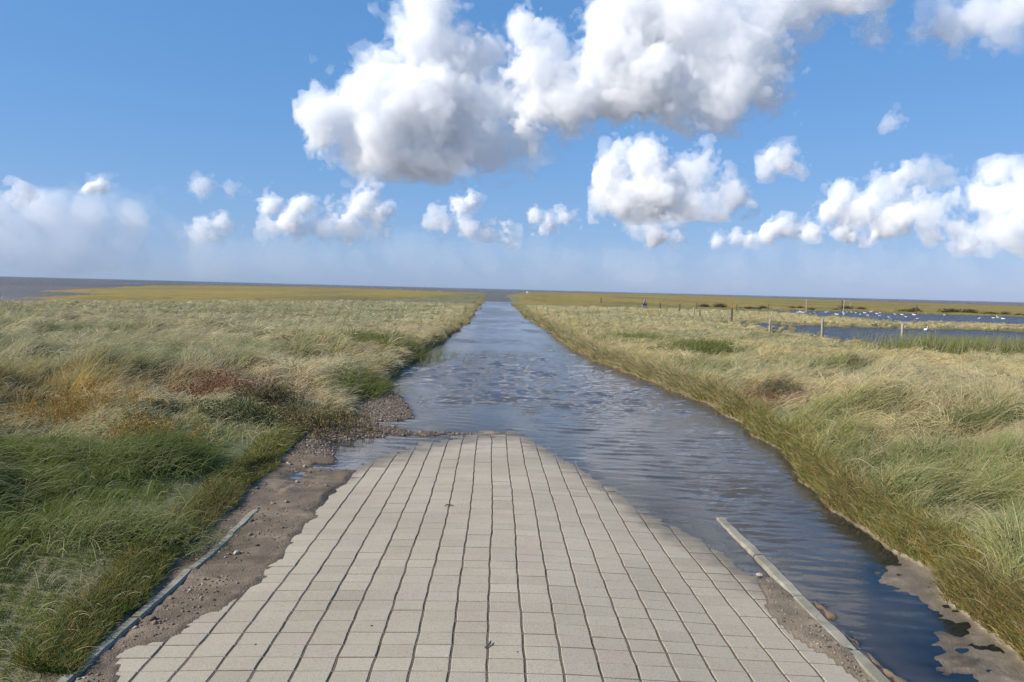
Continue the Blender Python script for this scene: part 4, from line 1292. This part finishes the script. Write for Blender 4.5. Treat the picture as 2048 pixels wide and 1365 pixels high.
# ------------------------------------------------------------------ stones, gravel, litter
def stone_mat(name, cols):
    t = NT(name)
    c = t.ramp(t.attr('shade'), [(k / (len(cols) - 1), c) for k, c in enumerate(cols)])
    c = t.mul(c, t.ramp(t.noise(60, 4), [(0.3, (.7, .7, .7)), (0.7, (1.1, 1.1, 1.1))]))
    return t.done(t.bsdf(c, 0.85, t.bump(t.noise(150, 3), 0.4, 0.003)))
S_MAT = stone_mat('gravel_stone', [(.065, .047, .033), (.14, .10, .068), (.20, .15, .105), (.27, .21, .155), (.40, .35, .28)])
bm = bmesh.new()
bmesh.ops.create_icosphere(bm, subdivisions=1, radius=1)
ICO_V = np.array([v.co[:] for v in bm.verts])
ICO_F = np.array([[v.index for v in f.verts] for f in bm.faces])
bm.free()
def stones(name, x, y, z, r0, seed, label):
    rg = np.random.default_rng(seed)
    n = len(x)
    sc = r0[:, None, None] * (0.7 + 0.6 * rg.random((n, 1, 3))) * np.array([1, 1, 0.65])
    V = ICO_V[None] * (1 + 0.22 * rg.standard_normal((n, len(ICO_V), 1))) * sc
    a = rg.random(n) * 6.28
    c, s = np.cos(a)[:, None], np.sin(a)[:, None]
    V = np.stack([V[..., 0] * c - V[..., 1] * s + x[:, None], V[..., 0] * s + V[..., 1] * c + y[:, None], V[..., 2] + z[:, None] + r0[:, None] * 0.25], -1)
    Fc = ICO_F[None] + (np.arange(n) * len(ICO_V))[:, None, None]
    me = mesh_np(name, V.reshape(-1, 3), tris=Fc.reshape(-1, 3), mat=S_MAT, smooth=False)
    attr(me, 'shade', np.repeat(np.clip(rg.random(n) ** 1.3, 0, 1), len(ICO_V)))
    return link(bpy.data.objects.new(name, me), kind='stuff', label=label, category='gravel')
rg = np.random.default_rng(8)
n = 60000
x, y = -2.9 + 2.6 * rg.random(n), 3.7 + 13 * rg.random(n) ** 1.0
dirtm = grid_at(G['dirt'] * 1.0, x, y)
z = grid_at(GZ, x, y)
den = 0.05 + 0.16 * sstep(0.0, .8, NZ[5](x, y, 0.5, 3)) + 0.5 * sstep(9.2, 10.5, y) * (x < -1.2) + 0.35 * np.exp(-((x + 1.9) / .12) ** 2) * (y < 5.5)
den = np.where(y > 10.5, np.maximum(den, 0.45 * sstep(0.05, 0.0, np.abs(z - 0.012))), den)
cl = grid_at(G['cov'], x, y)
ok = (dirtm > 0.6) & (z > -0.006) & (rg.random(n) < den) & ((x < -2.0) | (cl > 0.05) | (y > 9))
x, y, z = x[ok], y[ok], z[ok]
big = rg.random(len(x))
stones('gravel', x, y, z, 0.004 + 0.006 * rg.random(len(x)) + 0.016 * (big > 0.94) * rg.random(len(x)) + 0.004 * (y > 9.5), 21, 'loose brown gravel scattered over the dirt shoulder and gravel bar')
n = 2600
y = 3.6 + 2.4 * rg.random(n)
x = 1.80 + 0.27 * rg.random(n)
cl = grid_at(G['cov'], x, y)
ok = (cl > 0.02) & (rg.random(n) < 0.12 + 0.5 * sstep(0.1, 0.25, x - 1.83) * (y < 4.9))
x, y = x[ok], y[ok]
stones('gravel', x, y, grid_at(GZ, x, y), 0.003 + 0.005 * rg.random(len(x)), 22, 'fine tan grit and litter between the paving and the right kerb')
print('gravel', len(x))

def rock(name, label, u, v, size, seed, shade, cat='stone', flat=0.65):
    x, y = at(u, v, 0.05)
    z = gz(x, y)
    if -1.5 < x < 1.85:
        z = float(pave_z(np.array(x), np.array(y)))
    x, y = at(u, v, z)
    rg = np.random.default_rng(seed)
    bm = bmesh.new()
    bmesh.ops.create_icosphere(bm, subdivisions=2, radius=1)
    ax = rg.standard_normal((7, 3))
    ax /= np.linalg.norm(ax, axis=1)[:, None]
    for vtx in bm.verts:
        p = np.array(vtx.co)
        for a in ax:                       # knock flat faces off the ball
            d = p @ a - 0.72
            if d > 0:
                p = p - a * d * 0.8
        vtx.co = Vector(p * size * np.array([1.15, 0.9, flat]))
    me = bpy.data.meshes.new(name)
    bm.to_mesh(me)
    bm.free()
    me.materials.append(S_MAT)
    attr(me, 'shade', [shade] * len(me.vertices))
    o = bpy.data.objects.new(name, me)
    o.location = (x, y, z + size * flat * 0.55)
    o.rotation_euler.z = rg.random() * 6
    return link(o, label=label, category=cat)
rock('stone', 'light grey stone lying on the dirt strip right of the half buried kerb', 473, 1108, 0.028, 1, 0.95)
rock('stone', 'small dark stone just left of the light grey one on the dirt', 458, 1110, 0.016, 2, 0.3)
rock('stone', 'pale pebble at the near rim of the small blue puddle', 594, 965, 0.02, 3, 1.0)
rock('stone', 'brown stone right of the small blue puddle', 652, 972, 0.02, 4, 0.6)
rock('stone', 'pale stone on the dirt below the small blue puddle', 573, 1005, 0.022, 5, 0.8)
rock('stone', 'pale stone resting against the left face of the right kerb', 1519, 1153, 0.026, 6, 0.9)
rock('stone', 'dark stone in the slot beside the left kerb', 305, 1240, 0.022, 7, 0.2)
rock('pebble', 'tiny black pebble on the paving left of the middle', 743, 1253, 0.008, 8, 0.0, 'pebble')
rock('pebble', 'tiny dark pebble low on the left side of the paving', 511, 1290, 0.007, 9, 0.05, 'pebble')
rock('pebble', 'tiny dark speck of a pebble right of the dark curled leaf', 1035, 1305, 0.006, 10, 0.05, 'pebble')
# dead leaf and twigs on the paving
def scrap(name, label, pts, rad, cat, col=(.045, .035, .025)):
    """Short dry strip or twig through points (u, v, height)."""
    P = []
    for u, v, h in pts:
        x, y = at(u, v, 0.09)
        z = max(float(pave_z(np.array(x), np.array(y))), 0)
        x, y = at(u, v, z)
        P.append((x, y, z + h))
    bm = bmesh.new()
    rings = []
    for i, p in enumerate(P):
        w = rad * math.sin(math.pi * (i + 0.6) / (len(P) + 0.2))
        q0, q1 = Vector(P[max(0, i - 1)]), Vector(P[min(len(P) - 1, i + 1)])
        tg = (q1 - q0).normalized()
        s = tg.cross(Vector((0, 0, 1)))
        s = s.normalized() if s.length > 0.05 else Vector((1, 0, 0))
        up = s.cross(tg)
        rings.append([bm.verts.new(Vector(p) + s * w * math.cos(a) + up * w * 0.5 * math.sin(a)) for a in np.arange(6) * math.pi / 3])
    for a, b in zip(rings[:-1], rings[1:]):
        for e in range(6):
            bm.faces.new((a[e], a[(e + 1) % 6], b[(e + 1) % 6], b[e]))
    bm.faces.new(rings[0][::-1])
    bm.faces.new(rings[-1])
    me = bpy.data.meshes.new(name)
    bm.to_mesh(me)
    bm.free()
    t = NT('dry_' + name)
    me.materials.append(t.done(t.bsdf(t.mix(t.noise(80, 3), col, tuple(c * 1.8 for c in col)), 0.8)))
    return link(bpy.data.objects.new(name, me), label=label, category=cat)
scrap('leaf', 'dark curled dead leaf lying across the middle joint of the paving', [(969, 1297, .004), (974, 1295, .006), (979, 1291, .010), (982, 1286, .012)], 0.008, 'leaf')
scrap('seaweed', 'dark scrap of seaweed on the upper paving', [(889, 1013, .004), (894, 1012, .012), (899, 1011, .005), (907, 1012, .004)], 0.010, 'seaweed')
x, y = at(988, 862, 0.0)
scrap('twig', 'small dark twig sticking up at the top end of the dry paving', [(990, 868, 0.0), (989, 868, .04), (988, 868, .08), (990, 868, .115)], 0.012, 'twig')
scrap('twig', 'small dark twig lying in silt at the dry end of the paving', [(1006, 864, .008), (1016, 862, .02), (1028, 863, .02), (1036, 865, .006)], 0.012, 'twig')
scrap('reed', 'pale broken reed stem lying in the lower left verge', [(2, 1018, .3), (10, 1035, .26), (20, 1052, .2), (34, 1066, .16)], 0.005, 'reed', (.42, .36, .22))
lap('things')
